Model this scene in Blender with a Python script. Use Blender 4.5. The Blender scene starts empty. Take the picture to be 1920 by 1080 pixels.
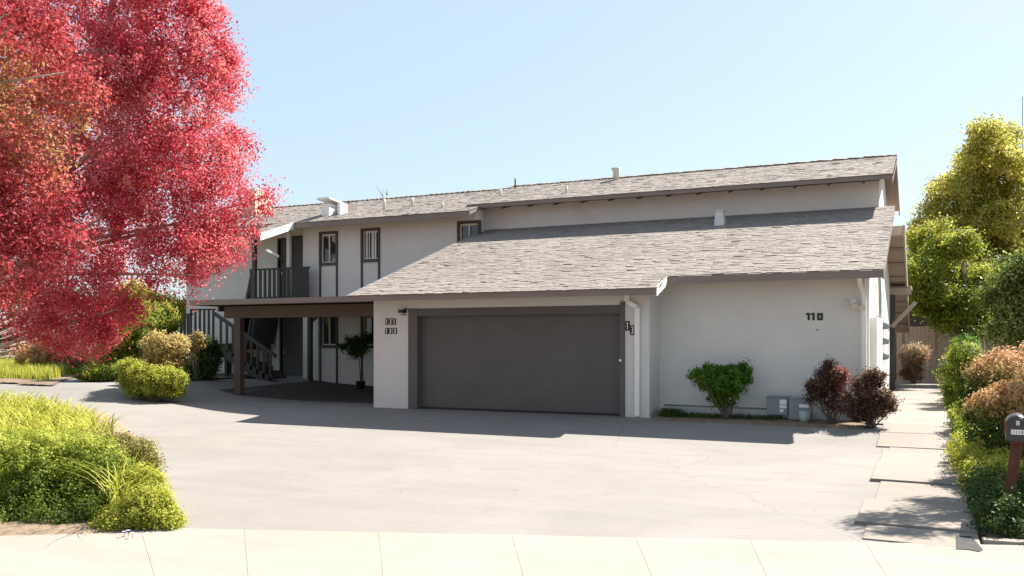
import bpy, math, random
import numpy as np
from mathutils import Vector, Matrix
R = math.radians
scene = bpy.context.scene
# ---------------------------------------------------------------- camera
YAW = 25.1
CAMZ = 1.55
F = 1666.0           # focal length in photo pixels (1920 wide)
cam_d = bpy.data.cameras.new("Camera")
cam = bpy.data.objects.new("Camera", cam_d)
scene.collection.objects.link(cam)
cam.location = (0, 0, CAMZ)
cam.rotation_euler = (R(90), 0, R(YAW))
cam_d.sensor_width = 36.0
cam_d.lens = 36.0 * F / 1920.0
cam_d.shift_y = 100.0 / 1920.0
cam_d.clip_end = 3000
cam_d.clip_start = 0.05
scene.camera = cam
# ---------------------------------------------------------------- light
SUN_DIR = Vector((0.45, 0.826, 1.0)).normalized()
EL = math.asin(SUN_DIR.z); AZ = math.atan2(SUN_DIR.x, SUN_DIR.y)
w = bpy.data.worlds.new("World"); scene.world = w; w.use_nodes = True
nt = w.node_tree; nt.nodes.clear()
sky = nt.nodes.new('ShaderNodeTexSky'); sky.sky_type = 'NISHITA'; sky.sun_disc = False
sky.sun_elevation = EL; sky.sun_rotation = AZ
sky.air_density = 1.0; sky.dust_density = 1.0; sky.ozone_density = 1.5
bg = nt.nodes.new('ShaderNodeBackground'); bg.inputs[1].default_value = 0.06
wo = nt.nodes.new('ShaderNodeOutputWorld')
hz = nt.nodes.new('ShaderNodeMix'); hz.data_type = 'RGBA'; hz.inputs[0].default_value = 0.60; hz.inputs[7].default_value = (3.75, 4.6, 5.1, 1)
nt.links.new(sky.outputs[0], hz.inputs[6]); nt.links.new(hz.outputs[2], bg.inputs[0]); nt.links.new(bg.outputs[0], wo.inputs[0])
sd = bpy.data.lights.new("sun", 'SUN'); sd.energy = 5.0; sd.angle = R(0.53); sd.color = (1.0, 0.93, 0.83)
so = bpy.data.objects.new("sun", sd); scene.collection.objects.link(so)
so.rotation_euler = SUN_DIR.to_track_quat('Z', 'Y').to_euler(); so.location = (10, 20, 30)
scene.view_settings.view_transform = 'Standard'
scene.view_settings.look = 'None'
scene.view_settings.exposure = 1.70
scene.view_settings.gamma = 1.0
scene.render.engine = 'CYCLES'
scene.cycles.max_bounces = 8
scene.cycles.transparent_max_bounces = 8
# ---------------------------------------------------------------- maths
cy_, sy_ = math.cos(R(YAW)), math.sin(R(YAW))
def at(px, py, d):
    """point seen at photo pixel (px, py) at distance d along the view axis"""
    cx = (px - 960) / F * d
    return Vector((-sy_ * d + cy_ * cx, cy_ * d + sy_ * cx, CAMZ + (640 - py) / F * d))
def XP(px, Y):
    return math.tan(math.atan((px - 960) / F) - R(YAW)) * Y
def ZP(px, py, Y):
    X = XP(px, Y); d = Y * cy_ - X * sy_
    return CAMZ + (640 - py) / F * d
def ss(t):
    t = np.clip(t, 0, 1); return t * t * (3 - 2 * t)
def gz(X, Y):
    a = -0.17 * ss((17.4 - Y) / 2.8) * ss((X + 17) / 4)
    b = 0.10 * ss((-X - 14.5) / 3) * ss((Y - 11) / 4) + 0.13 * ss((-X - 11.9) / 1.0) * ss((Y - 18.5) / 4)
    c = 0.34 * ss((-X - 16.8) / 2) * ss((Y - 13.5) / 3) * (1 - 0.5 * ss((Y - 19) / 3))
    return a + b + c
def G(px, py):
    z = 0.0
    for _ in range(30):
        d = (CAMZ - z) * F / max(py - 640, 1); p = at(px, py, d); z = 0.5 * z + 0.5 * float(gz(p.x, p.y))
    p.z = z
    return p
# ---------------------------------------------------------------- materials
def new_mat(name):
    m = bpy.data.materials.new(name); m.use_nodes = True
    return m, m.node_tree, m.node_tree.nodes['Principled BSDF']
def N(nt, t, **k):
    n = nt.nodes.new(t)
    for a, b in k.items(): setattr(n, a, b)
    return n
def mat(name, col, rough=0.8, var=0.08, scale=3.0, bump=0.0, bscale=60.0, metal=0.0, spec=0.3, stain=None, streak=False):
    m, t, b = new_mat(name)
    tc = N(t, 'ShaderNodeTexCoord')
    n1 = N(t, 'ShaderNodeTexNoise'); n1.inputs['Scale'].default_value = scale; n1.inputs['Detail'].default_value = 8; n1.inputs['Roughness'].default_value = 0.65
    if streak:
        mp = N(t, 'ShaderNodeMapping'); mp.inputs['Scale'].default_value = streak
        t.links.new(tc.outputs['Object'], mp.inputs[0]); t.links.new(mp.outputs[0], n1.inputs[0])
    else:
        t.links.new(tc.outputs['Object'], n1.inputs[0])
    r = N(t, 'ShaderNodeMapRange'); r.inputs[1].default_value = 0.3; r.inputs[2].default_value = 0.7
    r.inputs[3].default_value = 1 - var; r.inputs[4].default_value = 1 + var
    t.links.new(n1.outputs[0], r.inputs[0])
    mx = N(t, 'ShaderNodeVectorMath', operation='SCALE'); mx.inputs[0].default_value = col[:3]
    t.links.new(r.outputs[0], mx.inputs['Scale'])
    last = mx.outputs[0]
    if stain:
        n2 = N(t, 'ShaderNodeTexNoise'); n2.inputs['Scale'].default_value = stain[1]; n2.inputs['Detail'].default_value = 6
        n2.inputs['Distortion'].default_value = 0.6
        t.links.new(tc.outputs['Object'], n2.inputs[0])
        r2 = N(t, 'ShaderNodeMapRange'); r2.inputs[1].default_value = 0.52; r2.inputs[2].default_value = 0.75
        t.links.new(n2.outputs[0], r2.inputs[0])
        mm = N(t, 'ShaderNodeMath', operation='MULTIPLY'); mm.inputs[1].default_value = stain[2]; t.links.new(r2.outputs[0], mm.inputs[0])
        mc = N(t, 'ShaderNodeMix', data_type='RGBA'); mc.inputs[7].default_value = (*stain[0], 1)
        t.links.new(mm.outputs[0], mc.inputs[0]); t.links.new(last, mc.inputs[6]); last = mc.outputs[2]
    t.links.new(last, b.inputs['Base Color'])
    b.inputs['Roughness'].default_value = rough; b.inputs['Metallic'].default_value = metal
    b.inputs['Specular IOR Level'].default_value = spec
    if bump:
        n3 = N(t, 'ShaderNodeTexNoise'); n3.inputs['Scale'].default_value = bscale; n3.inputs['Detail'].default_value = 4
        t.links.new(tc.outputs['Object'], n3.inputs[0])
        bp = N(t, 'ShaderNodeBump'); bp.inputs['Strength'].default_value = bump; bp.inputs['Distance'].default_value = 0.01
        t.links.new(n3.outputs[0], bp.inputs['Height']); t.links.new(bp.outputs[0], b.inputs['Normal'])
    return m
def attr_mat(name, stops, rough=0.9, transl=0.0, spec=0.15, bump=0, noise=0.0, attr='tint'):
    """colour from the per-face attribute (each leaf / shingle its own tint)"""
    m, t, b = new_mat(name)
    a = N(t, 'ShaderNodeAttribute', attribute_name=attr)
    cr = N(t, 'ShaderNodeValToRGB')
    cr.color_ramp.elements[0].position = stops[0][0]; cr.color_ramp.elements[0].color = (*stops[0][1], 1)
    cr.color_ramp.elements[1].position = stops[-1][0]; cr.color_ramp.elements[1].color = (*stops[-1][1], 1)
    for p, c in stops[1:-1]:
        e = cr.color_ramp.elements.new(p); e.color = (*c, 1)
    t.links.new(a.outputs['Fac'], cr.inputs[0])
    col = cr.outputs[0]
    if noise:
        tc = N(t, 'ShaderNodeTexCoord'); n1 = N(t, 'ShaderNodeTexNoise'); n1.inputs['Scale'].default_value = 90; n1.inputs['Detail'].default_value = 5
        t.links.new(tc.outputs['Object'], n1.inputs[0])
        n0 = N(t, 'ShaderNodeTexNoise'); n0.inputs['Scale'].default_value = 0.7; n0.inputs['Detail'].default_value = 5
        t.links.new(tc.outputs['Object'], n0.inputs[0])
        ad = N(t, 'ShaderNodeMath', operation='ADD'); t.links.new(n1.outputs[0], ad.inputs[0]); t.links.new(n0.outputs[0], ad.inputs[1])
        r = N(t, 'ShaderNodeMapRange'); r.inputs[1].default_value = 0.6; r.inputs[2].default_value = 1.4; r.inputs[3].default_value = 1 - noise; r.inputs[4].default_value = 1 + noise
        t.links.new(ad.outputs[0], r.inputs[0])
        mx = N(t, 'ShaderNodeVectorMath', operation='SCALE'); t.links.new(col, mx.inputs[0]); t.links.new(r.outputs[0], mx.inputs['Scale']); col = mx.outputs[0]
    t.links.new(col, b.inputs['Base Color'])
    b.inputs['Roughness'].default_value = rough; b.inputs['Specular IOR Level'].default_value = spec
    if transl:
        tr = N(t, 'ShaderNodeBsdfTranslucent'); ms = N(t, 'ShaderNodeMixShader'); ms.inputs[0].default_value = transl
        out = t.nodes['Material Output']
        t.links.new(col, tr.inputs[0]); t.links.new(b.outputs[0], ms.inputs[1]); t.links.new(tr.outputs[0], ms.inputs[2])
        t.links.new(ms.outputs[0], out.inputs[0])
    return m
M = {}
M['stucco'] = mat('stucco', (0.62, 0.60, 0.57), 0.9, 0.045, 1.2, 0.45, 55, stain=((0.53, 0.505, 0.465), 0.9, 0.45))
M['trim'] = mat('trim', (0.070, 0.059, 0.052), 0.6, 0.10, 5, 0.15, 40)
M['fascia'] = mat('fascia', (0.20, 0.163, 0.143), 0.6, 0.10, 3, 0.1, 40, streak=(0.5, 4, 4))
M['door'] = mat('garage_door_paint', (0.103, 0.097, 0.093), 0.5, 0.08, 2, 0.06, 90)
M['darkdoor'] = mat('dark_door_paint', (0.075, 0.07, 0.068), 0.55, 0.06, 3)
M['rail'] = mat('railing_paint', (0.035, 0.033, 0.031), 0.6, 0.1, 5)
M['wood'] = mat('weathered_wood', (0.42, 0.34, 0.28), 0.85, 0.25, 6, 0.4, 50, streak=(8, 8, 0.7))
M['beam'] = mat('brown_beam', (0.10, 0.072, 0.055), 0.65, 0.12, 4, 0.2, 40)
M['redwood'] = mat('redwood_post', (0.12, 0.042, 0.025), 0.75, 0.3, 8, 0.4, 60, streak=(6, 6, 0.8))
M['white'] = mat('white_trim', (0.78, 0.77, 0.74), 0.5, 0.04, 4)
M['cream'] = mat('cream_sash', (0.62, 0.58, 0.50), 0.5, 0.05, 4)
M['blind'] = mat('blind_vane', (0.66, 0.63, 0.58), 0.7, 0.05, 4)
M['black'] = mat('black_metal', (0.02, 0.02, 0.02), 0.4, 0.2, 8)
M['galv'] = mat('galvanized', (0.52, 0.53, 0.53), 0.45, 0.15, 8, metal=0.3)
M['concrete'] = mat('driveway_concrete', (0.225, 0.212, 0.203), 0.92, 0.07, 0.8, 0.3, 90, stain=((0.175, 0.168, 0.165), 0.35, 0.30))
def concrete(name, base, stain, crack=True):
    m, t, b = new_mat(name); tc = N(t, 'ShaderNodeTexCoord'); O = tc.outputs['Object']
    def noise(sc, de=8, dist=0.0, st=None):
        n = N(t, 'ShaderNodeTexNoise'); n.inputs['Scale'].default_value = sc; n.inputs['Detail'].default_value = de; n.inputs['Roughness'].default_value = 0.62; n.inputs['Distortion'].default_value = dist
        if st:
            mp = N(t, 'ShaderNodeMapping'); mp.inputs['Scale'].default_value = st; mp.inputs['Rotation'].default_value = (0, 0, 0.45); t.links.new(O, mp.inputs[0]); t.links.new(mp.outputs[0], n.inputs[0])
        else: t.links.new(O, n.inputs[0])
        return n.outputs[0]
    def rng(x, a, b_, c, d):
        r = N(t, 'ShaderNodeMapRange'); r.inputs[1].default_value = a; r.inputs[2].default_value = b_; r.inputs[3].default_value = c; r.inputs[4].default_value = d; t.links.new(x, r.inputs[0]); return r.outputs[0]
    def mul(a, b_):
        r = N(t, 'ShaderNodeMath', operation='MULTIPLY'); t.links.new(a, r.inputs[0]); t.links.new(b_, r.inputs[1]); return r.outputs[0]
    v = mul(rng(noise(0.5, 8, 0.8), .3, .7, .90, 1.08), rng(noise(45, 3), .3, .7, .93, 1.07)); v = mul(v, rng(noise(1.0, 5, 0, (0.25, 2.2, 1)), .35, .7, 1.03, .93)); v = mul(v, rng(noise(160, 2), .28, .4, .75, 1.0))
    if crack:
        vo = N(t, 'ShaderNodeTexVoronoi', feature='DISTANCE_TO_EDGE'); vo.inputs['Scale'].default_value = 0.17
        wn = N(t, 'ShaderNodeTexNoise'); wn.inputs['Scale'].default_value = 1.3; wn.inputs['Detail'].default_value = 7; t.links.new(O, wn.inputs[0])
        ad = N(t, 'ShaderNodeMix', data_type='VECTOR'); ad.inputs[0].default_value = 0.32; t.links.new(O, ad.inputs[4]); t.links.new(wn.outputs['Color'], ad.inputs[5]); t.links.new(ad.outputs[1], vo.inputs[0])
        ck = rng(vo.outputs['Distance'], 0.0, 0.0022, 0.84, 1.0)
        mk = rng(noise(0.35, 3), .45, .6, 0.0, 1.0); mx_ = N(t, 'ShaderNodeMath', operation='MAXIMUM'); t.links.new(ck, mx_.inputs[0]); t.links.new(mk, mx_.inputs[1]); v = mul(v, mx_.outputs[0])
    sc = N(t, 'ShaderNodeVectorMath', operation='SCALE'); sc.inputs[0].default_value = base; t.links.new(v, sc.inputs['Scale'])
    mc = N(t, 'ShaderNodeMix', data_type='RGBA'); mc.inputs[7].default_value = (*stain, 1); t.links.new(sc.outputs[0], mc.inputs[6])
    t.links.new(rng(noise(0.8, 6, 1.5), .58, .75, 0, .6), mc.inputs[0]); t.links.new(mc.outputs[2], b.inputs['Base Color'])
    b.inputs['Roughness'].default_value = 0.93; b.inputs['Specular IOR Level'].default_value = 0.2
    bp = N(t, 'ShaderNodeBump'); bp.inputs['Strength'].default_value = 0.35; bp.inputs['Distance'].default_value = 0.006; t.links.new(noise(110, 4), bp.inputs['Height']); t.links.new(bp.outputs[0], b.inputs['Normal'])
    return m
M['concrete'] = concrete('driveway_concrete', (0.208, 0.195, 0.185), (0.160, 0.151, 0.145))
M['walk'] = mat('sidewalk_concrete', (0.345, 0.315, 0.265), 0.92, 0.06, 1.5, 0.3, 90, stain=((0.29, 0.26, 0.215), 0.5, 0.3))
M['walk'] = concrete('sidewalk_concrete', (0.268, 0.240, 0.212), (0.225, 0.197, 0.168), False)
M['slab'] = concrete('slab_concrete', (0.232, 0.206, 0.182), (0.165, 0.141, 0.122), False)
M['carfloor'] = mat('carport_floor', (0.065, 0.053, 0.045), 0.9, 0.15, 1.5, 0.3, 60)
M['soil'] = mat('soil', (0.16, 0.115, 0.08), 1.0, 0.35, 5, 1.0, 25)
M['mulch'] = mat('pale_dirt', (0.34, 0.26, 0.19), 1.0, 0.35, 6, 1.0, 30)
M['islandsoil'] = mat('dry_brown_soil', (0.20, 0.15, 0.105), 1.0, 0.4, 7, 1.0, 30)
M['bark'] = mat('bark', (0.20, 0.165, 0.135), 0.95, 0.35, 9, 0.8, 30, streak=(5, 5, 1))
M['palebark'] = mat('pale_bark', (0.36, 0.31, 0.25), 0.95, 0.3, 9, 0.7, 30, streak=(5, 5, 1))
M['asphalt'] = mat('asphalt', (0.05, 0.05, 0.052), 0.95, 0.3, 14, 1.0, 60)
M['grey'] = mat('grey_box_paint', (0.22, 0.25, 0.27), 0.5, 0.1, 5)
M['greygreen'] = mat('grey_green_pipe', (0.32, 0.40, 0.38), 0.5, 0.1, 5)
M['peach'] = mat('peach_stucco', (0.62, 0.47, 0.38), 0.9, 0.06, 4)
M['darkroof'] = mat('dark_shed_boards', (0.06, 0.042, 0.036), 0.9, 0.3, 6)
SH = [(0.0, (0.198, 0.176, 0.163)), (0.35, (0.216, 0.193, 0.179)), (0.75, (0.228, 0.204, 0.189)), (1.0, (0.244, 0.218, 0.202))]
M['shingle'] = attr_mat('wood_shingle', SH, 0.95, noise=0.13)
def glass_mat():
    m, t, b = new_mat('window_glass')
    b.inputs['Base Color'].default_value = (0.03, 0.033, 0.036, 1); b.inputs['Roughness'].default_value = 0.06
    b.inputs['Specular IOR Level'].default_value = 0.7
    return m
M['glass'] = glass_mat()
# ---------------------------------------------------------------- object helpers
col = scene.collection
def tag(o, label=None, cat=None, group=None, kind=None):
    if label: o['label'] = label
    if cat: o['category'] = cat
    if group: o['group'] = group
    if kind: o['kind'] = kind
    return o
def empty(name, loc, label, cat, group=None, rz=0):
    o = bpy.data.objects.new(name, None); col.objects.link(o); o.location = loc; o.rotation_euler = (0, 0, rz)
    o.empty_display_size = 0.3
    return tag(o, label, cat, group)
def root_loc(p):
    v = Vector((0, 0, 0))
    while p is not None:
        v += p.location; p = p.parent
    return v
def link_mesh(name, me, m, parent=None, loc=None):
    """vertices are in world coordinates; shift them to the parent or to loc"""
    o = bpy.data.objects.new(name, me); col.objects.link(o)
    if m is not None:
        for mm in (m if isinstance(m, (list, tuple)) else [m]): me.materials.append(mm)
    off = root_loc(parent) if parent is not None else Vector((0, 0, 0))
    if parent is not None: o.parent = parent
    if loc is not None:
        o.location = Vector(loc) - off; off = Vector(loc)
    if off.length > 0: me.transform(Matrix.Translation(-off))
    return o
class MB:
    def __init__(s): s.v = []; s.f = []; s.smooth = set(); s.mi = []
    def face(s, idx, sm=False, mi=0):
        if sm: s.smooth.add(len(s.f))
        s.f.append(idx); s.mi.append(mi)
    def poly(s, pts, mi=0):
        n = len(s.v); s.v += [tuple(p) for p in pts]; s.face(list(range(n, n + len(pts))), False, mi)
    def box(s, x0, x1, y0, y1, z0, z1, mi=0, bev=0.0):
        if x0 > x1: x0, x1 = x1, x0
        if y0 > y1: y0, y1 = y1, y0
        if z0 > z1: z0, z1 = z1, z0
        n = len(s.v)
        s.v += [(x0, y0, z0), (x1, y0, z0), (x1, y1, z0), (x0, y1, z0), (x0, y0, z1), (x1, y0, z1), (x1, y1, z1), (x0, y1, z1)]
        for q in ((0, 3, 2, 1), (4, 5, 6, 7), (0, 1, 5, 4), (1, 2, 6, 5), (2, 3, 7, 6), (3, 0, 4, 7)): s.face([n + i for i in q], False, mi)
        return s
    def bar(s, a, b, w, h=None, up=(0, 0, 1), mi=0):
        a = Vector(a); b = Vector(b); h = h or w; d = (b - a).normalized(); up = Vector(up)
        if abs(d.dot(up)) > 0.98: up = Vector((0, 1, 0))
        u = d.cross(up).normalized() * w / 2; v = u.cross(d).normalized() * h / 2; n = len(s.v)
        for p in (a, b):
            for q in (-u - v, u - v, u + v, -u + v): s.v.append(tuple(p + q))
        for q in ((0, 1, 2, 3), (7, 6, 5, 4), (0, 4, 5, 1), (1, 5, 6, 2), (2, 6, 7, 3), (3, 7, 4, 0)): s.face([n + i for i in q], False, mi)
        return s
    def tube(s, pts, rad, seg=10, cap=True, mi=0):
        pts = [Vector(p) for p in pts]
        if not isinstance(rad, (list, tuple)): rad = [rad] * len(pts)
        n0 = len(s.v); prev = None
        for i, p in enumerate(pts):
            d = (pts[min(i + 1, len(pts) - 1)] - pts[max(i - 1, 0)]).normalized()
            r = prev if prev is not None else (Vector((1, 0, 0)) if abs(d.x) < 0.9 else Vector((0, 1, 0)))
            u = (r - d * r.dot(d)).normalized(); prev = u; v = d.cross(u)
            for k in range(seg):
                a = 2 * math.pi * k / seg; s.v.append(tuple(p + (u * math.cos(a) + v * math.sin(a)) * rad[i]))
        for i in range(len(pts) - 1):
            for k in range(seg):
                a = n0 + i * seg + k; b = n0 + i * seg + (k + 1) % seg
                s.face([a, b, b + seg, a + seg], True, mi)
        if cap:
            s.face([n0 + k for k in range(seg)][::-1], False, mi); e = n0 + (len(pts) - 1) * seg; s.face([e + k for k in range(seg)], False, mi)
        return s
    def prism(s, prof, x0, x1, mi=0):
        """profile of (y, z) points extruded along X"""
        n = len(s.v); k = len(prof)
        for x in (x0, x1):
            for (y, z) in prof: s.v.append((x, y, z))
        for i in range(k): j = (i + 1) % k; s.face([n + i, n + j, n + k + j, n + k + i], False, mi)
        s.face([n + i for i in range(k)][::-1], False, mi); s.face([n + k + i for i in range(k)], False, mi)
        return s
    def build(s, name, m, parent=None, loc=None, bevel=0.0):
        me = bpy.data.meshes.new(name); me.from_pydata(s.v, [], s.f)
        if s.smooth: me.polygons.foreach_set('use_smooth', [i in s.smooth for i in range(len(s.f))])
        me.polygons.foreach_set('material_index', s.mi)
        me.update()
        import bmesh
        bm = bmesh.new(); bm.from_mesh(me); bmesh.ops.recalc_face_normals(bm, faces=bm.faces)
        if bevel:
            es = [e for e in bm.edges if len(e.link_faces) == 2 and e.calc_face_angle(0) > 1.0]
            bmesh.ops.bevel(bm, geom=es, offset=bevel, segments=2, affect='EDGES', profile=0.6, clamp_overlap=True)
        bm.to_mesh(me); bm.free()
        return link_mesh(name, me, m, parent, loc)
def quads_mesh(name, V, nq, m, parent=None, loc=None, tint=None, smooth=False):
    """V: (4*nq, 3) array of quads"""
    me = bpy.data.meshes.new(name)
    me.vertices.add(len(V)); me.vertices.foreach_set('co', np.asarray(V, np.float32).ravel())
    me.loops.add(nq * 4); me.loops.foreach_set('vertex_index', np.arange(nq * 4, dtype=np.int32))
    me.polygons.add(nq); me.polygons.foreach_set('loop_start', np.arange(0, nq * 4, 4, dtype=np.int32))
    me.update(calc_edges=True)
    if tint is not None:
        a = me.attributes.new('tint', 'FLOAT', 'FACE'); a.data.foreach_set('value', np.asarray(tint, np.float32))
    return link_mesh(name, me, m, parent, loc)
def wall_y(name, Y0, Y1, X0, X1, z0, z1, openings, m, parent):
    """wall facing -Y with real openings (x0,x1,z0,z1)"""
    xs = sorted({X0, X1, *[o[0] for o in openings], *[o[1] for o in openings]})
    zs = sorted({z0, z1, *[o[2] for o in openings], *[o[3] for o in openings]})
    b = MB()
    def hollow(i, k):
        if i < 0 or k < 0 or i >= len(xs) - 1 or k >= len(zs) - 1: return True
        cx = (xs[i] + xs[i + 1]) / 2; cz = (zs[k] + zs[k + 1]) / 2
        return any(o[0] < cx < o[1] and o[2] < cz < o[3] for o in openings)
    for i in range(len(xs) - 1):
        for k in range(len(zs) - 1):
            if hollow(i, k): continue
            a, c, d, e = xs[i], xs[i + 1], zs[k], zs[k + 1]
            b.poly([(a, Y0, d), (c, Y0, d), (c, Y0, e), (a, Y0, e)]); b.poly([(a, Y1, d), (a, Y1, e), (c, Y1, e), (c, Y1, d)])
            if hollow(i - 1, k): b.poly([(a, Y0, d), (a, Y0, e), (a, Y1, e), (a, Y1, d)])
            if hollow(i + 1, k): b.poly([(c, Y0, d), (c, Y1, d), (c, Y1, e), (c, Y0, e)])
            if hollow(i, k - 1): b.poly([(a, Y0, d), (a, Y1, d), (c, Y1, d), (c, Y0, d)])
            if hollow(i, k + 1): b.poly([(a, Y0, e), (c, Y0, e), (c, Y1, e), (a, Y1, e)])
    me = bpy.data.meshes.new(name); me.from_pydata(b.v, [], b.f); me.update()
    return link_mesh(name, me, m, parent)
# ================================================================ SETTING
def grid_sheet(name, xs, ys, dz, m, kind='structure', keep=None, noise=0.0, seed=1):
    rs = np.random.RandomState(seed)
    X, Y = np.meshgrid(xs, ys, indexing='ij'); Z = gz(X, Y) + dz
    if noise: Z = Z + rs.uniform(-noise, noise, Z.shape)
    V = np.stack([X, Y, Z], -1).reshape(-1, 3); nx, ny = X.shape; f = []
    for i in range(nx - 1):
        for j in range(ny - 1):
            if keep and not keep((xs[i] + xs[i + 1]) / 2, (ys[j] + ys[j + 1]) / 2): continue
            a = i * ny + j; f.append((a, a + ny, a + ny + 1, a + 1))
    me = bpy.data.meshes.new(name); me.from_pydata(V.tolist(), [], f); me.update()
    me.polygons.foreach_set('use_smooth', [True] * len(me.polygons))
    o = link_mesh(name, me, m); tag(o, kind=kind); return o
fine = lambda a, b, s: list(np.arange(a, b + 1e-6, s))
grid_sheet('ground', [-1500, -500, -150, -60] + fine(-40, 12, 0.5) + [30, 100, 400, 1500], [-300, -80, -20] + fine(-6, 45, 0.5) + [70, 200, 700, 2500], -0.09, M['soil'])
# sidewalk frame: edge line seen in the photograph
SA = G(345, 993); SB = G(1620, 1019)
tdir = (SB - SA); tdir.z = 0; tdir.normalize(); ndir = Vector((tdir.y, -tdir.x, 0))   # ndir towards the camera
SZ = float(gz(0.0, 7.0))
def sline(px, py=None):
    """distance along the sidewalk edge of a pixel near it"""
    p = G(px, py or 1005); return (p - SA).dot(tdir)
def Sp(u, v, z): q = SA + tdir * u + ndir * v; return Vector((q.x, q.y, z))
def beyond(x, y): return (Vector((x, y, 0)) - Vector((SA.x, SA.y, 0))).dot(ndir) < 0.15
grid_sheet('driveway', fine(-40, -1.0, 0.5) + [-0.3], fine(4, 25, 0.25), 0.0, M['concrete'], keep=lambda x, y: beyond(x, y) and not (x > -12.0 and y > 17.65))
jn = []
for (xa, ya, xb, yb) in ((212, 1012, 222, 1080), (462, 993, 470, 1080), (716, 994, 727, 1080), (962, 999, 986, 1080), (1190, 1004, 1222, 1080), (1402, 1010, 1434, 1080), (1622, 1019, 1660, 1080)):
    A_, B_ = G(xa, ya), G(xb, yb); jn.append((Sp((A_ - SA).dot(tdir), 0, 0), (B_ - A_).normalized()))
for k in range(1, 5): jn.insert(0, (jn[0][0] - tdir * 1.5, jn[0][1]))
for k in range(1, 8): jn.append((jn[-1][0] + tdir * 1.25, jn[-1][1]))
b = MB()
for i in range(len(jn) - 1):
    (p0, d0), (p1, d1) = jn[i], jn[i + 1]; n = len(b.v); g = tdir * 0.0022
    k0, k1 = 3.0 / d0.dot(ndir), 3.0 / d1.dot(ndir)
    P = [p0 + g, p1 - g, p1 - g + d1 * k1, p0 + g + d0 * k0]
    b.v += [(p.x, p.y, SZ - 0.07) for p in P] + [(p.x, p.y, SZ + 0.012) for p in P]
    for q in ((4, 5, 6, 7), (0, 1, 5, 4), (1, 2, 6, 5), (2, 3, 7, 6), (3, 0, 4, 7)): b.face([n + k for k in q])
for q in (0,):
    b.poly([Sp(-14, 0.01, SZ + 0.0095), Sp(22, 0.01, SZ + 0.0095), Sp(22, 2.99, SZ + 0.0095), Sp(-14, 2.99, SZ + 0.0095)])
o = b.build('sidewalk', M['walk']); tag(o, kind='structure')
b = MB(); P = [Sp(-60, 3.0, SZ - 0.12), Sp(60, 3.0, SZ - 0.12), Sp(60, 14, SZ - 0.12), Sp(-60, 14, SZ - 0.12)]; b.poly(P)
tag(b.build('street', M['asphalt']), kind='structure')
# walkway slabs along the right side, each a little out of line
b = MB(); rs = random.Random(5)
def slab(x0, x1, y0, y1, lift=0.0, tilt=0.0, skew=0.0):
    z = [float(gz(0, y0)), float(gz(0, y1))]; n = len(b.v)
    P = [(x0, y0 , z[0]), (x1, y0 - skew, z[0]), (x1, y1 - skew, z[1]), (x0, y1, z[1])]
    for p in P: b.v.append((p[0], p[1], p[2] - 0.09))
    for i, p in enumerate(P): b.v.append((p[0], p[1], p[2] + 0.020 + lift * 0.6 + (tilt if i in (0, 1) else 0)))
    for q in ((4, 5, 6, 7), (0, 1, 5, 4), (1, 2, 6, 5), (2, 3, 7, 6), (3, 0, 4, 7)): b.face([n + k for k in q])
pA = G(1603, 983); pB = G(1632, 903); pC = G(1642, 868); pD = G(1660, 846)
ye = SA.y + (0.0 - SA.x) * tdir.y / tdir.x
slab(-0.52, 0.40, ye - 0.02, pA.y - 0.01, -0.010, 0, 0.04)
slab(pA.x, 0.40, pA.y + 0.01, pA.y + 0.5 * (pB.y - pA.y) , 0.012, 0.006, 0.05)
slab(pA.x + 0.10, 0.40, pA.y + 0.5 * (pB.y - pA.y) + .02, pB.y - 0.01, -0.004, 0, 0.05)
slab(pB.x, 0.38, pB.y + 0.01, pC.y - 0.01, 0.018, 0.010, 0.06)
slab(pC.x + 0.04, 0.38, pC.y + 0.01, pD.y, 0.004, 0, 0.05)
slab(pC.x + 0.12, 0.38, pD.y + 0.02, 15.3, -0.004, 0, 0.05)
y = 15.33; k = 0
while y < 36.5:
    L = 1.25; slab(-0.98 if y > 17 else -0.75, 0.38, y, min(y + L, 36.6), rs.uniform(-0.006, 0.008)); y += L + 0.02
o = b.build('walkway', M['slab'], bevel=0.008); tag(o, kind='structure')
def bed(name, pts, h, m, inset=0.25):
    """a low mounded planting bed over a ground polygon"""
    raw = [Vector((p[0], p[1], 0)) for p in pts]; pts = []
    for i, p in enumerate(raw):
        q = raw[(i + 1) % len(raw)]; k = max(1, int((q - p).length / 0.5)) if (q - p).length < 12 else 8
        pts += [p.lerp(q, j / k) for j in range(k)]
    c = sum(pts, Vector()) / len(pts)
    b = MB(); rings = [(0.0, -0.05), (0.02, 0.03), (inset, h), (0.6, h * 1.1)]; n = len(pts)
    for t, hh in rings:
        for p in pts:
            q = p.lerp(c, t); b.v.append((q.x, q.y, float(gz(q.x, q.y)) + hh))
    b.v.append((c.x, c.y, float(gz(c.x, c.y)) + h)); ci = len(b.v) - 1
    for r in range(len(rings) - 1):
        for i in range(n): j = (i + 1) % n; b.face([r * n + i, r * n + j, (r + 1) * n + j, (r + 1) * n + i], True)
    r = len(rings) - 1
    for i in range(n): b.face([r * n + i, r * n + (i + 1) % n, ci], True)
    o = b.build(name, m); tag(o, kind='structure'); return o
island = [G(*p) for p in ((350, 991), (342, 955), (318, 905), (296, 855), (240, 800), (190, 772), (100, 752), (20, 742), (-150, 735), (-420, 800), (-600, 1000), (-300, 1012), (0, 1013), (180, 1008), (225, 1003))]
bed('island_bed', island, 0.07, M['islandsoil'], 0.12)
backbed = [G(*p) for p in ((0, 720), (100, 724), (150, 706), (235, 716), (232, 727), (290, 730), (350, 728), (385, 712))]
backbed += [Vector((-19.5, 23.4, 0)), Vector((-45, 30, 0)), Vector((-60, 26, 0))] + [G(-300, 722)]
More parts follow.
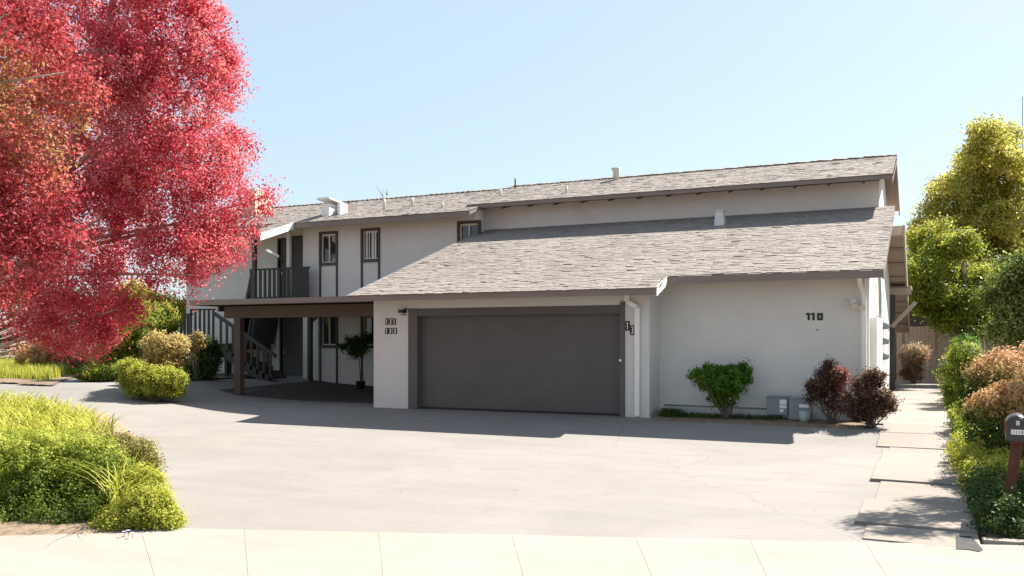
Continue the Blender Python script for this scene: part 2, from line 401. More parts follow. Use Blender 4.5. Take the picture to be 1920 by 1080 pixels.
def in_poly(P, x, y):
    c = False
    for i in range(len(P)):
        x1, y1 = P[i][0], P[i][1]; x2, y2 = P[(i + 1) % len(P)][0], P[(i + 1) % len(P)][1]
        if (y1 > y) != (y2 > y) and x < (x2 - x1) * (y - y1) / (y2 - y1) + x1: c = not c
    return c
grid_sheet('back_bed', fine(-34, -16, 0.15), fine(15, 30, 0.15), 0.035, M['soil'], keep=lambda x, y: in_poly(backbed, x, y), noise=0.012)
bed('wall_bed', [(-4.98, 17.05), (-3.5, 17.0), (-2.2, 16.95), (-1.0, 16.9), (-1.02, 18.25), (-3, 18.26), (-5.0, 18.25)], 0.035, M['soil'], 0.2)
rb = [(0.42, 8.72), (0.40, 12), (0.40, 20), (0.40, 36.8), (8, 36.8), (8, 20), (8, 12), (8, 9.3), (3, 8.95)]
bed('side_bed', rb, 0.03, M['soil'], 0.03)
# curb edge of the side bed
b = MB(); P0 = Sp(sline(1820, 1014), -0.16, SZ); 
b.bar((0.42, 8.60, SZ + 0.0), (6.5, 9.15, SZ + 0.0), 0.12, 0.07)
tag(b.build('curb', M['walk'], bevel=0.01), kind='structure')
# ================================================================ HOUSE
house = empty('apartment_house', (-6.5, 22.0, 0), 'two-storey grey-white stucco apartment house with shingle roofs, double garage and carport', 'house')
def roofz(Y): return 2.60 + 0.333 * (Y - 16.9)          # lower roof plane (top of deck)
def uproofz(Y): return 6.50 - 0.333 * (26.1 - Y) if Y < 26.1 else 6.50 - 0.333 * (Y - 26.1)
GX0, GX1 = -11.78, -5.12; GY = 17.5; RX = -1.10; RY = 18.27; UY = 23.7; LY = 23.1; LX1 = -11.95
# --- openings
W1 = (XP(601, LY), XP(632, LY), 4.02, 4.98); W2 = (XP(679, LY), XP(711, LY), 4.07, 5.00); W3 = (XP(860, LY), XP(898, LY), 4.0, 5.03)
D1 = (XP(525, LY), XP(577, LY))
fX0, fX1 = XP(766, GY), XP(1172, GY); dX0, dX1 = XP(783, GY), XP(1163, GY)
# garage block walls
wall_y('garage_wall', GY, GY + 0.2, GX0, GX1, -0.1, 2.72, [(fX0 + 0.002, fX1 - 0.002, -0.2, 2.30)], M['stucco'], house)
b = MB(); b.prism([(GY + 0.2, -0.1), (UY, -0.1), (UY, 4.70), (GY + 0.2, 2.66)], GX0, GX0 + 0.2)
b.build('garage_side_wall', M['stucco'], house); b = MB()
b.prism([(GY + 0.2, -0.1), (RY, -0.1), (RY, 2.86), (GY + 0.2, 2.66)], GX1 - 0.2, GX1)
b.build('garage_side_wall', M['stucco'], house)
wall_y('front_wall', RY, RY + 0.2, GX1 - 0.2, RX, -0.1, 2.92, [], M['stucco'], house)
# right gable-end wall, stepped to the building section
b = MB()
b.prism([(RY + 0.2, -0.1), (34.6, -0.1), (34.6, 2.05), (28.5, 4.55), (28.5, 5.52), (26.1, 6.33), (UY + 0.2, 5.53), (UY + 0.2, 4.66), (RY + 0.2, 2.86)], RX - 0.2, RX)
b.build('gable_wall', M['stucco'], house)
wall_y('upper_wall', UY, UY + 0.2, LX1 - 0.01, RX, 4.3, 5.52, [], M['stucco'], house)
wall_y('wing_wall', LY, LY + 0.25, XP(568, LY), LX1, 0.1, 5.42, [W1, W2, W3, (W1[0], W1[1], 1.40, 2.45), (W2[0], W2[1], 1.40, 2.45)], M['stucco'], house)
b = MB(); b.box(LX1 - 0.2, LX1 - 0.005, LY + 0.25, UY + 0.2, 4.0, 5.45); b.build('wing_return_wall', M['stucco'], house)
AY = 24.0   # alcove wall behind balcony
AX0, AX1 = -24.2, XP(568, LY)
Dd = [(XP(523, AY), XP(536, AY), 2.88, 5.0), (XP(544, AY), XP(575, AY), 2.88, 5.05), (XP(527, AY), XP(575, AY), 0.2, 2.5)]
wall_y('balcony_back_wall', AY, AY + 0.2, AX0, AX1 + 0.2, 0.0, 5.75, [Dd[0], Dd[1], Dd[2]], M['stucco'], house)
b = MB(); b.box(XP(568, LY) + 0.0, XP(568, LY) + 0.2, LY + 0.25, AY, 0.1, 5.5); b.build('alcove_side_wall', M['stucco'], house)
for (x0, x1, z0, z1) in Dd:
    d = MB().box(x0, x1, AY + 0.06, AY + 0.10, z0, z1).build('door', M['darkdoor'], house)
    MB().box(x0 - 0.05, x0, AY - 0.03, AY + 0.10, z0, z1 + 0.05).box(x1, x1 + 0.05, AY - 0.03, AY + 0.1, z0, z1 + 0.05).box(x0, x1, AY - 0.03, AY + 0.1, z1, z1 + 0.05).build('door_frame', M['trim'], d)
    MB().tube([(x0 + 0.12, AY + 0.0, z0 + 0.98), (x0 + 0.12, AY + 0.06, z0 + 0.98)], 0.03).build('handle', M['galv'], d)
MB().box(XP(527, AY), XP(575, AY), AY - 0.35, AY - 0.035, 0.2, 0.27).build('doorstep', M['walk'], house)
# rear wall and far end, so the block is closed
b = MB(); b.box(AX0, AX0 + 0.2, AY + 0.2, 34.4, 0, 2.4); b.box(AX0, RX - 0.2, 34.4, 34.6, 0, 2.0); b.box(AX0, RX - 0.2, 28.3, 28.5, 4.5, 5.5); b.build('rear_wall', M['stucco'], house)
# foundation strip along front wall
MB().box(GX1 + 0.002, RX + 0.03, RY - 0.03, RY, -0.1, 0.16).build('foundation_strip', M['galv'], house)
# --- garage door (sectional) and surround
gd = MB()
zz = [0.015, 0.545, 1.075, 1.605, 2.13]
for k in range(4): gd.box(dX0, dX1, GY + 0.16, GY + 0.20, zz[k] + 0.0008, zz[k + 1] - 0.0008)
gd.box(dX0, dX1, GY + 0.201, GY + 0.21, 0.015, 2.13)
gdo = gd.build('garage_door', M['door'], house)
b = MB()
b.box(fX0, dX0, GY - 0.02, GY + 0.24, 0.0, 2.305); b.box(dX1, fX1, GY - 0.035, GY + 0.24, 0.0, 2.36); b.box(dX0, dX1, GY - 0.01, GY + 0.24, 2.125, 2.30)
b.build('door_surround', M['door'], gdo, bevel=0.005)
MB().box(dX0, dX1, GY + 0.145, GY + 0.159, 0.0, 0.05).build('door_seal', M['black'], gdo)
MB().tube([(fX1 - 0.09, GY - 0.05, 1.16), (fX1 - 0.09, GY - 0.034, 1.16)], 0.028).build('key_switch', M['white'], gdo)
# --- windows
def window(o, Y, style, parent, name='window'):
    x0, x1, z0, z1 = o; fw = 0.06
    f = MB(); f.box(x0 - 0.035, x0 + fw * 0.5, Y - 0.045, Y + 0.08, z0 - 0.06, z1 + 0.06); f.box(x1 - fw * 0.5, x1 + 0.035, Y - 0.045, Y + 0.08, z0 - 0.06, z1 + 0.06)
    f.box(x0 + fw * 0.5, x1 - fw * 0.5, Y - 0.040, Y + 0.08, z1 - 0.02, z1 + 0.06); f.box(x0 + fw * 0.5, x1 - fw * 0.5, Y - 0.05, Y + 0.08, z0 - 0.06, z0 + 0.03)
    f = f.build(name, M['trim'], parent)
    a, c, d, e = x0 + fw * 0.5, x1 - fw * 0.5, z0 + 0.03, z1 - 0.02
    s = MB(); t = 0.035
    s.box(a, a + t, Y + 0.03, Y + 0.075, d, e); s.box(c - t, c, Y + 0.03, Y + 0.075, d, e); s.box(a + t, c - t, Y + 0.03, Y + 0.075, d, d + t); s.box(a + t, c - t, Y + 0.03, Y + 0.075, e - t * 1.6, e)
    if style != 'bars': s.box((a + c) / 2 - 0.018, (a + c) / 2 + 0.018, Y + 0.028, Y + 0.073, d + t, e - t * 1.6)
    s.build('sash', M['cream'], f)
    if style == 'bars':
        v = MB(); 
        for k, ww in enumerate((0.06, 0.035, 0.075, 0.06)):
            xx = a + t + 0.05 + (c - a - 0.22) * k / 3.3; v.box(xx, xx + ww, Y + 0.04, Y + 0.06, d + t, e - t * 1.6)
        v.build('blind', M['blind'], f)
    MB().box(a + t, c - t, Y + 0.082, Y + 0.09, d + t, e - t * 1.6).build('pane', M['glass'], f)
    return f
w1 = window(W1, LY, 'two', house); w2 = window(W2, LY, 'bars', house); w3 = window(W3, LY, 'two', house)
wl1 = window((W1[0], W1[1], 1.40, 2.45), LY, 'two', house); wl2 = window((W2[0], W2[1], 1.40, 2.45), LY, 'two', house)
# dark vertical trim strips below the windows
for W in (W1, W2):
    for x in (W[0] - 0.035, W[1] - 0.03):
        MB().box(x, x + 0.065, LY - 0.03, LY, 2.511, W[2] - 0.061).build('window_trim_strip', M['trim'], house); MB().box(x, x + 0.065, LY - 0.03, LY, 0.22, 1.339).build('window_trim_strip', M['trim'], house)
MB().box(XP(578, LY), XP(578, LY) + 0.10, LY - 0.05, LY, 0.2, 2.72).build('corner_trim', M['trim'], house)
MB().box(XP(585, LY), XP(597, LY), LY - 0.02, LY, 0.25, 2.7).build('wall_panel', M['cream'], house)
# --- roofs: deck, fascia, shingles
def shingles(faces_fn, X0, X1, s0, s1, seed, expo=0.13, skip=None, wav=0.02):
    """quads of individual shingles; faces_fn(x, s, h) -> world point on slope distance s with height h"""
    r = random.Random(seed); V = []; T = []
    s = s0; row = 0
    while s < s1 - 0.02:
        e = min(expo, s1 - s); x = X0 - r.uniform(0, 0.2); ph = r.uniform(0, 9)
        while x < X1:
            wd = r.uniform(0.10, 0.26); xa, xb = max(x, X0), min(x + wd, X1); x += wd
            if xb - xa < 0.02: continue
            if skip and skip((xa + xb) / 2, s + e / 2): continue
            h = 0.006 + r.random() * 0.007 + (0.010 if r.random() < 0.04 else 0)
            jb = wav * math.sin(xa * 1.7 + ph) + r.uniform(-0.028, 0.028) if s > s0 + 0.01 else r.uniform(-0.012, 0.012)
            sa, sb = s + jb, s + e + 0.02; hl, hr = h + r.uniform(-.005, .005), h + r.uniform(-.005, .005)
            t = min(1, max(0, r.gauss(0.58, 0.2)))
            p = lambda X, S, H: faces_fn(X, S, H)
            g = 0.004
            a0, a1, c0, c1 = p(xa + g, sa, hl), p(xb - g, sa, hr), p(xa + g, sb, 0.004), p(xb - g, sb, 0.004)
            d0, d1 = p(xa + g, sa, 0), p(xb - g, sa, 0)
            V += [a0, a1, c1, c0, d0, d1, a1, a0]; T += [t, t]
            V += [d0, a0, c0, c0, d1, c1, c1, a1]; T += [t, t]
        s += e; row += 1
    return V, T
sl = math.sqrt(1 + 0.333 ** 2)
def lowfn(x, s, h): return (x, 16.9 + s / sl - h * 0.316, roofz(16.9 + s / sl) + 0.004 + h * 0.949)
def upfn(x, s, h): return (x, 22.45 + s / sl - h * 0.316, uproofz(22.45 + s / sl) + 0.004 + h * 0.949)
LRX0, LSTEP, LRX1 = -12.12, -4.81, -0.74
TH = 0.11
def slab_prof(y0, y1, zf, th=TH, plumb=True): return [(y0, zf(y0) - th), (y1, zf(y1) - th), (y1, zf(y1)), (y0, zf(y0))]
b = MB(); b.prism(slab_prof(16.93, UY, roofz), LRX0 + 0.03, LSTEP - 0.025); b.prism(slab_prof(17.70, UY, roofz), LSTEP - 0.0249, LRX1 - 0.03)
lr = b.build('lower_roof', M['fascia'], house)
V, T = shingles(lowfn, LRX0 - 0.01, LRX1 + 0.01, -0.03, (UY - 16.9) * sl, 3, skip=lambda x, s: x > LSTEP + 0.01 and s < 0.78 * sl)
V2 = np.array(V, np.float32)
quads_mesh('shingles', V2, len(V2) // 4, M['shingle'], lr, tint=T)
FH = 0.135
b = MB()
b.box(LRX0, LSTEP, 16.90, 16.928, roofz(16.9) - FH, roofz(16.9) - 0.002); b.box(LSTEP - 0.02, LRX1, 17.67, 17.698, roofz(17.67) - FH, roofz(17.67) - 0.002)
b.prism([(16.928, roofz(16.9) - FH), (17.66, roofz(17.66) - FH), (17.66, roofz(17.66) - .002), (16.928, roofz(16.928) - .002)], LSTEP - 0.024, LSTEP)
b.prism([(17.698, roofz(17.70) - 0.17), (UY, roofz(UY) - 0.17), (UY, roofz(UY) - .002), (17.698, roofz(17.698) - .002)], LRX1 - 0.028, LRX1)
b.prism([(16.928, roofz(16.9) - 0.15), (UY, roofz(UY) - 0.15), (UY, roofz(UY) - .002), (16.928, roofz(16.928) - .002)], LRX0, LRX0 + 0.028)
b.build('fascia', M['fascia'], lr)
# return board at the eave step, sun on its side painted in as white
MB().prism([(16.90, roofz(16.9) - FH - 0.03), (17.69, roofz(17.66) - FH - 0.01), (17.69, roofz(17.66) + 0.02), (16.90, roofz(16.9) + 0.02)], LSTEP + 0.0005, LSTEP + 0.02).build('step_board', M['white'], lr)
# upper roof
UX1 = -0.77; UX0 = XP(876, 23.1); FX0 = -24.6; FMX = -18.9; STX = XP(552, 22.5)
b = MB()
b.prism([(23.1, uproofz(23.1) - 0.04), (26.1, 6.46), (29.1, uproofz(29.1) - 0.04), (29.1, uproofz(29.1) + 0.06), (26.1, 6.56), (23.1, uproofz(23.1) + 0.06)], UX0, UX1)
b.prism([(22.48, uproofz(22.48) - 0.11), (26.1, 6.39), (29.1, uproofz(29.1) - 0.11), (29.1, uproofz(29.1)), (26.1, 6.50), (22.48, uproofz(22.48))], STX, LX1 + 0.10)
b.prism([(20.93, uproofz(20.93) - 0.11), (26.1, 6.39), (29.1, uproofz(29.1) - 0.11), (29.1, uproofz(29.1)), (26.1, 6.50), (20.93, uproofz(20.93))], FMX, STX - 0.0005)
b.prism([(22.48, uproofz(22.48) - 0.11), (26.1, 6.39), (29.1, uproofz(29.1) - 0.11), (29.1, uproofz(29.1)), (26.1, 6.50), (22.48, uproofz(22.48))], FX0, FMX - 0.0005)
ur = b.build('upper_roof', M['fascia'], house)
e = (26.1 - 22.45) * sl
def upfn2(x, s, h): return upfn(x, s, h + 0.062)
V, T = shingles(upfn, STX - 0.01, LX1 + 0.12, -0.03, e, 11); Va, Ta = shingles(upfn, FX0, STX, (20.9 - 22.45) * sl, e, 12, skip=lambda x, q: x < FMX and q < 0); Vb, Tb = shingles(upfn2, UX0 - 0.01, UX1 + 0.01, (23.07 - 22.45) * sl, e, 13)
V2 = np.array(V + Va + Vb, np.float32); quads_mesh('shingles', V2, len(V2) // 4, M['shingle'], ur, tint=T + Ta + Tb)
# ridge caps
V = []; T = []; r = random.Random(4); x = FX0
while x < UX1:
    hh = 0.03 + r.random() * 0.02 + (0.062 if x > UX0 else 0); x2 = min(x + 0.2, UX1 + .01)
    for sgn in (-1, 1):
        V += [(x, 26.1, 6.5 + hh + .02), (x2, 26.1, 6.5 + hh), (x2, 26.1 + sgn * 0.14, 6.455 + hh), (x, 26.1 + sgn * 0.14, 6.475 + hh)]; T.append(r.random())
    x = x2
V2 = np.array(V, np.float32); quads_mesh('ridge_cap', V2, len(V2) // 4, M['shingle'], ur, tint=T)
b = MB()
z = uproofz(22.45); b.box(STX, LX1 + 0.10, 22.45, 22.478, z - 0.17, z - 0.002)
z = uproofz(20.9); b.box(FMX, STX - 0.03, 20.90, 20.928, z - 0.17, z - 0.002); z = uproofz(22.45); b.box(FX0, FMX - .001, 22.45, 22.478, z - 0.17, z - 0.002)
z = uproofz(23.1); b.box(UX0, UX1 - 0.03, 23.07, 23.098, z - 0.06, z + 0.055)
b.build('fascia', M['fascia'], ur)
MB().prism([(20.90, uproofz(20.9) - 0.20), (22.47, uproofz(22.47) - 0.20), (22.47, uproofz(22.47) + 0.015), (20.90, uproofz(20.9) + 0.015)], STX, STX + 0.022).build('rake_board', M['white'], ur)  # this rake catches the sun; that brightness is painted in as white
b = MB(); 
for (y0, y1) in ((23.07, 26.1), (26.1, 29.13)):
    b.prism([(y0, uproofz(y0) - 0.17), (y1, uproofz(y1) - 0.17), (y1, uproofz(y1) + 0.07), (y0, uproofz(y0) + 0.07)], UX1 - 0.028, UX1 + (0.0 if y0 < 26 else 0.002))
b.build('rake_board', M['fascia'], ur)
# exposed rafter tails under the upper eave
x = UX0 + 0.3
while x < RX - 0.1:
    MB().prism([(23.12, uproofz(23.12) - 0.13), (23.70, uproofz(23.70) - 0.17), (23.70, uproofz(23.70) - 0.042), (23.12, uproofz(23.12) - 0.042)], x, x + 0.05).build('rafter_tail', M['trim'], ur); x += 0.81
# rear lean-to roof showing past the gable wall
def rz(Y): return 4.75 - 0.40 * (Y - 26.6) if False else 4.78 - 0.37 * (Y - 27.2)
b = MB(); b.prism([(27.2, rz(27.2) - 0.12), (34.8, rz(34.8) - 0.12), (34.8, rz(34.8)), (27.2, rz(27.2))], RX - 4, RX + 0.46)
rr = b.build('rear_roof', M['wood'], house)
MB().prism([(27.19, rz(27.2) - 0.30), (34.82, rz(34.8) - 0.26), (34.82, rz(34.8) + 0.03), (27.19, rz(27.2) + 0.03)], RX + 0.461, RX + 0.51).build('barge_board', M['wood'], rr)
y = 27.25
while y < 34.6: MB().box(RX + 0.001, RX + 0.46, y, y + 0.07, rz(y) - 0.27, rz(y + 0.07) - 0.121).build('rafter', M['wood'], rr); y += 0.95
b = MB(); b.box(RX + 0.001, RX + 0.46, 27.16, 27.19, rz(27.2) - 0.26, rz(27.2) + 0.01)
b.build('end_board', M['wood'], rr)
# side entry canopy bracket
ec = MB(); yb = 30.5
ec.box(RX, RX + 0.62, yb, yb + 0.09, 3.02, 3.24); ec.build('canopy_beam', M['wood'], house)
MB().box(RX, RX + 0.62, yb + 0.09, 33.0, 3.24, 3.30).build('canopy_roof', M['wood'], house)
MB().bar((RX + 0.05, yb + 0.04, 2.0), (RX + 0.75, yb + 0.04, 2.78), 0.09, 0.12).build('canopy_brace', M['wood'], house)
MB().box(RX + 0.0, RX + 0.16, yb, yb + 0.12, 0.0, 3.02).build('canopy_post', M['trim'], house)
# --- carport
CZ = 2.65
cp = MB().box(XP(355, 17.9) + 0.03, GX0 - 0.35, 17.93, 23.05, CZ - 0.12, CZ - 0.01).build('carport_roof', M['beam'], house)
MB().box(XP(355, 17.9), LRX0 - 0.001, 17.9, 17.929, CZ - 0.14, CZ + 0.0).box(XP(355, 17.9), XP(355, 17.9) + 0.028, 17.9291, 22.5, CZ - 0.14, CZ).build('fascia', M['fascia'], cp)
x = XP(360, 17.9)
while x < GX0 - 0.6: MB().box(x, x + 0.05, 18.85, 22.45, CZ - 0.27, CZ - 0.122).build('joist', M['beam'], cp); x += 0.61
by = 18.7; px0 = XP(420, by)
MB().box(px0, GX0 - 0.001, by, by + 0.14, 2.18, 2.50).build('carport_beam', M['beam'], house, bevel=0.006)
xp = XP(445, by); MB().box(xp - 0.11, xp + 0.11, by - 0.02, by + 0.16, float(gz(xp, by)) - 0.05, 2.18).build('carport_post', M['beam'], house, bevel=0.006)
MB().box(px0, GX0 - .01, 18.8, 22.2, 0.0, 0.02).build('threshold', M['concrete'], None) if False else None
MB().bar((XP(583, 22.6), 22.6, 0.2), (XP(583, 22.6), 22.6, 2.7), 0.09).bar((XP(583, 22.6), 22.6, 2.15), (XP(607, 22.6), 22.6, 2.52), 0.07).build('inner_post', M['rail'], house)
# carport floor slab (darker and browner than the driveway)
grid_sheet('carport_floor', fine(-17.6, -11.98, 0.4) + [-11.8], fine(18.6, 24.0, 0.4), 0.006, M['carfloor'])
# --- balcony, railing and stairs
RYY = 22.7; DZ = 2.85
bx1 = XP(580, RYY); bx0 = XP(470, RYY)
MB().box(bx0, bx1, RYY - 0.05, AY, DZ - 0.22, DZ).build('balcony_deck', M['trim'], house)
TOPZ = ZP(530, 502, RYY)
rl = MB().box(bx0, bx1, RYY - 0.05, RYY + 0.05, TOPZ - 0.05, TOPZ).box(bx0, bx1, RYY - 0.02, RYY + 0.03, DZ + 0.08, DZ + 0.14).build('balcony_railing', M['rail'], house)
b = MB(); x = bx0
while x < bx1 - 0.08:
    MB().box(x, x + 0.105, RYY - 0.045, RYY - 0.021, DZ - 0.1, TOPZ - 0.05).build('baluster', M['rail'], rl); x += 0.19 if x < XP(545, RYY) else 0.112
b = MB(); xq = XP(475, RYY); b.box(xq, xq + 0.12, RYY - 0.07, RYY + 0.05, DZ - 0.25, 5.25); b.build('balcony_post', M['trim'], house)
MB().bar(at(499, 469, 27.2), at(521, 481, 27.5), 0.11, 0.07).build('porch_lamp_arm', M['white'], house)
MB().bar(at(521, 481, 27.5), at(533, 491, 27.7), 0.05, 0.05).build('porch_lamp_bracket', M['rail'], house)
MB().box(XP(537, 22.9), XP(543, 22.9), 22.9, 23.0, DZ, 5.1).build('alcove_post', M['stucco'], house)
# stairs
LXa, LXb, LZ = -22.2, -20.35, 1.48
st = MB().box(LXa, LXb, 21.9, 24.0, LZ - 0.2, LZ).build('stair_landing', M['trim'], house)
fl = MB(); n = 8
for k in range(n):
    xx = LXb + (bx0 - LXb) * k / n; zz_ = LZ + (DZ - LZ) * (k + 1) / n
    fl.box(xx, xx + 0.26, RYY + 0.05, 23.9, zz_ - 0.20, zz_)
fl.bar((LXb, RYY, LZ - 0.05), (bx0, RYY, DZ - 0.1), 0.06, 0.28); fl.build('upper_stair_flight', M['trim'], house)
fr = MB(); ra, rb_ = Vector((LXb, RYY, LZ + 1.0)), Vector((bx0 + 0.1, RYY, TOPZ - 0.02)); fr.bar(ra, rb_, 0.08, 0.09)
for k in range(1, 9):
    p = ra.lerp(rb_, k / 9.0); fr.box(p.x, p.x + 0.08, RYY - 0.03, RYY, p.z - 1.05, p.z - 0.03)
fr.build('stair_railing', M['rail'], house)
lf = MB(); n = 9; LXc = -17.9
for k in range(n):
    xx = LXb + (LXc - LXb) * k / n; zz_ = LZ - (LZ - 0.2) * (k + 1) / n
    lf.box(xx, xx + 0.28, 21.4, 22.5, zz_ - 0.17, zz_)
lf.bar((LXb, 21.35, LZ - 0.1), (LXc, 21.35, 0.2), 0.06, 0.28).bar((LXb, 21.35, LZ + 0.95), (LXc, 21.35, 1.1), 0.08, 0.1)
for k in range(1, 10):
    t = k / 10; xx = LXb + (LXc - LXb) * t; zt = LZ + 0.95 - (LZ - 0.15) * t; lf.box(xx, xx + 0.08, 21.32, 21.35, zt - 0.95, zt - 0.04)
lf.build('lower_stair_flight', M['trim'], house)
b = MB()
tz = ZP(345, 588, 21.5)
xa, xb = XP(319, 21.5), XP(356, 21.5)
b.box(xa, xb + .1, 21.44, 21.55, tz - 0.05, tz); x = xa
while x < xb: b.box(x, x + 0.10, 21.445, 21.469, LZ - 0.15, tz - 0.051); x += 0.155
b.build('landing_railing', M['rail'], house); b = MB()
xa, xb = XP(358, 22.9), XP(404, 22.9); tz2 = ZP(380, 579, 22.9)
b.box(xa, xb, 22.87, 22.95, tz2 - 0.05, tz2); x = xa
while x < xb: b.box(x, x + 0.09, 22.845, 22.869, LZ - 0.1, tz2); x += 0.2
b.build('landing_railing', M['rail'], house)
for x, y in ((LXa, 21.9), (LXb - 0.1, 21.9), (LXa, 23.9), (LXb - 0.1, 23.9)): MB().box(x, x + 0.1, y, y + 0.1, 0.1, LZ - 0.2).build('landing_post', M['trim'], house)
# --- downspouts
def spout(pts, w=0.07): 
    b = MB(); 
    for i in range(len(pts) - 1): b.bar(pts[i], pts[i + 1], w, w * 0.8, up=(0, 1, 0))
    return b.build('downspout', M['white'], house, bevel=0.008)
xs1 = XP(1176, GY - 0.06); xs2 = XP(1195, GY - 0.06); yy = GY - 0.06
spout([(xs1, yy - 0.0, 2.52), (xs1, yy, 2.36), (xs2, yy, 2.24), (xs2, yy, 0.03)], 0.10)
xs1 = XP(1613, RY - 0.07); xs2 = XP(1620, RY - 0.05)
spout([(xs1, 17.85, 2.80), (xs1, RY - 0.07, 2.62), (xs2, RY - 0.06, 2.45), (xs2, RY - 0.06, 0.1)], 0.085)
MB().box(RX + 0.001, RX + 0.06, RY + 0.35, RY + 0.45, 0.0, 2.8).build('conduit', M['white'], house)
# --- house numbers: dark tiles with pale numerals, and free dark numerals
SEG = {'0': 'abcdef', '1': 'bc', '3': 'abcdg', '7': 'abc', '8': 'abcdefg', '2': 'abged'}
def digit(b, ch, x, z, w, h, y, t):
    if ch == '1': b.box(x + w / 2 - t / 2, x + w / 2 + t / 2, y, y + 0.006, z, z + h); b.bar((x + w / 2 - t * 1.3, y + .003, z + h * .8), (x + w / 2, y + .003, z + h * .97), 0.005, t * .8, up=(0, 0, 1)); return
    s = SEG[ch]; y1 = y + 0.006; m = z + h / 2
    if 'a' in s: b.box(x, x + w, y, y1, z + h - t, z + h)
    if 'd' in s: b.box(x, x + w, y, y1, z, z + t)
    if 'g' in s: b.box(x + (t if 'f' in s or 'e' in s else w * .3), x + w - t, y, y1, m - t / 2, m + t / 2)
    if 'b' in s: b.box(x + w - t, x + w, y, y1, m, z + h - (t if 'a' in s else 0))
    if 'c' in s: b.box(x + w - t, x + w, y, y1, z + (t if 'd' in s else 0), m)
    if 'f' in s: b.box(x, x + t, y, y1, m, z + h - t)
    if 'e' in s: b.box(x, x + t, y, y1, z + t, m)
def tiles(word, pxs, pytop, pybot, Y, name='house_number'):
    for ch, (a, c) in zip(word, pxs):
        x0, x1 = XP(a, Y), XP(c, Y); z1, z0 = ZP(a, pytop, Y), ZP(a, pybot, Y); w_ = x1 - x0
        t = MB().box(x0, x1, Y - 0.012, Y - 0.001, z0, z1).build(name, M['black'], house); dg = MB()
        digit(dg, ch, x0 + w_ * 0.26, z0 + (z1 - z0) * 0.14, w_ * 0.48, (z1 - z0) * 0.72, Y - 0.019, w_ * 0.17)
        dg.build('numeral', M['white'], t)
    return t
tiles('131', [(723, 728.5), (729.5, 736), (737, 742.5)], 597, 609, GY)
tiles('133', [(722.5, 728.5), (729, 735.5), (737, 744.5)], 615, 626, GY)
t1 = tiles('1', [(1172.8, 1181)], 602, 620, GY); t2 = tiles('3', [(1181.2, 1190)], 610, 628, GY - 0.004)
b = MB(); x0 = XP(1514, RY)
for ch, a, c in (('1', 1512, 1521), ('1', 1521, 1530), ('0', 1532, 1543)):
    digit(b, ch, XP(a, RY), ZP(a, 600.5, RY), XP(c, RY) - XP(a, RY), ZP(a, 587, RY) - ZP(a, 600.5, RY), RY - 0.012, 0.042)
tag(b.build('house_number', M['black'], house), 'dark numerals 110 on the front wall')
MB().box(XP(1530, RY), XP(1534.5, RY), RY - 0.012, RY - 0.001, ZP(1530, 619.5, RY), ZP(1530, 617.8, RY)).build('screw_plate', M['black'], house)
# --- lamps
lx, lz = XP(757, GY), ZP(757, 584, GY)
lm = MB().box(lx - 0.06, lx + 0.08, GY - 0.15, GY - 0.001, lz - 0.035, lz + 0.04).bar((lx + 0.1, GY - 0.02, lz + 0.06), (lx + 0.02, GY - 0.07, lz + 0.02), 0.07, 0.04).build('wall_lamp', M['black'], house, bevel=0.006)
MB().box(lx - 0.04, lx + 0.06, GY - 0.10, GY - 0.001, lz - 0.085, lz - 0.07).build('lamp_sensor', M['fascia'], lm)
fx, fz = XP(1601, RY), ZP(1601, 566, RY)
fl = MB().tube([(fx, RY - 0.001, fz), (fx, RY - 0.05, fz)], 0.055, 14).build('floodlight', M['white'], house)
for dx, dz in ((-0.12, 0.03), (0.02, -0.02), (0.13, -0.06)):
    c = Vector((fx + dx, RY - 0.10, fz + dz)); d = Vector((dx * 1.5, -0.6, -0.5)).normalized()
    MB().tube([c, c + d * 0.05, c + d * 0.11], [0.022, 0.034, 0.055], 12).build('lamp_head', M['cream'], fl)
# --- meters and cabinet on the side wall
mc = MB().box(RX + 0.001, RX + 0.17, 19.3, 21.6, 0.0, ZP(1645, 597, 20.5)).build('meter_cabinet', M['white'], house, bevel=0.01)
mt = MB().box(RX + 0.001, RX + 0.12, 22.2, 23.5, 0.95, 2.15).build('meter_panel', M['galv'], house)
for k in range(3):
    for j in range(2):
        c = Vector((RX + 0.12, 22.5 + 0.6 * j, 1.2 + 0.36 * k)); MB().tube([c, c + Vector((0.10, 0, 0)), c + Vector((0.13, 0, 0))], [0.09, 0.085, 0.05], 14).build('meter_dial', M['grey'], mt)
MB().tube([(RX + 0.09, 22.8, 0), (RX + 0.09, 22.8, 0.95)], 0.05).build('meter_pipe', M['greygreen'], mt)
MB().tube([(RX + 0.06, 22.9, 2.151), (RX + 0.06, 22.9, 2.7), (RX + 0.06, 22.5, 3.1)], 0.035).build('conduit', M['greygreen'], mt)
# --- things on the roofs
def rvent(px, py_base, Y, w, h, flare=0.0, m='galv', name='roof_vent', zf=roofz, parent=lr):
    x = XP(px, Y); z = zf(Y); b = MB(); b.tube([(x, Y, z - 0.05), (x, Y, z + h * 0.75), (x, Y, z + h)], [w / 2, w / 2, w / 2 + flare], 12); return b.build(name, M[m], parent)
x = XP(1350, 22.6); z = roofz(22.6); b = MB()
b.v += [(x - .13, 22.48, z - .06), (x + .13, 22.48, z - .06), (x + .13, 22.74, z + .02), (x - .13, 22.74, z + .02), (x - .09, 22.52, z + .34), (x + .09, 22.52, z + .34), (x + .09, 22.70, z + .34), (x - .09, 22.70, z + .34)]
for q in ((4, 5, 6, 7), (0, 1, 5, 4), (1, 2, 6, 5), (2, 3, 7, 6), (3, 0, 4, 7)): b.face(list(q))
b.box(x - .11, x + .11, 22.50, 22.72, z + .341, z + .37); b.build('roof_vent', M['galv'], lr)
rvent(1155, 0, 25.7, 0.19, 0.42, 0.06, 'cream', 'vent_pipe', uproofz, ur)
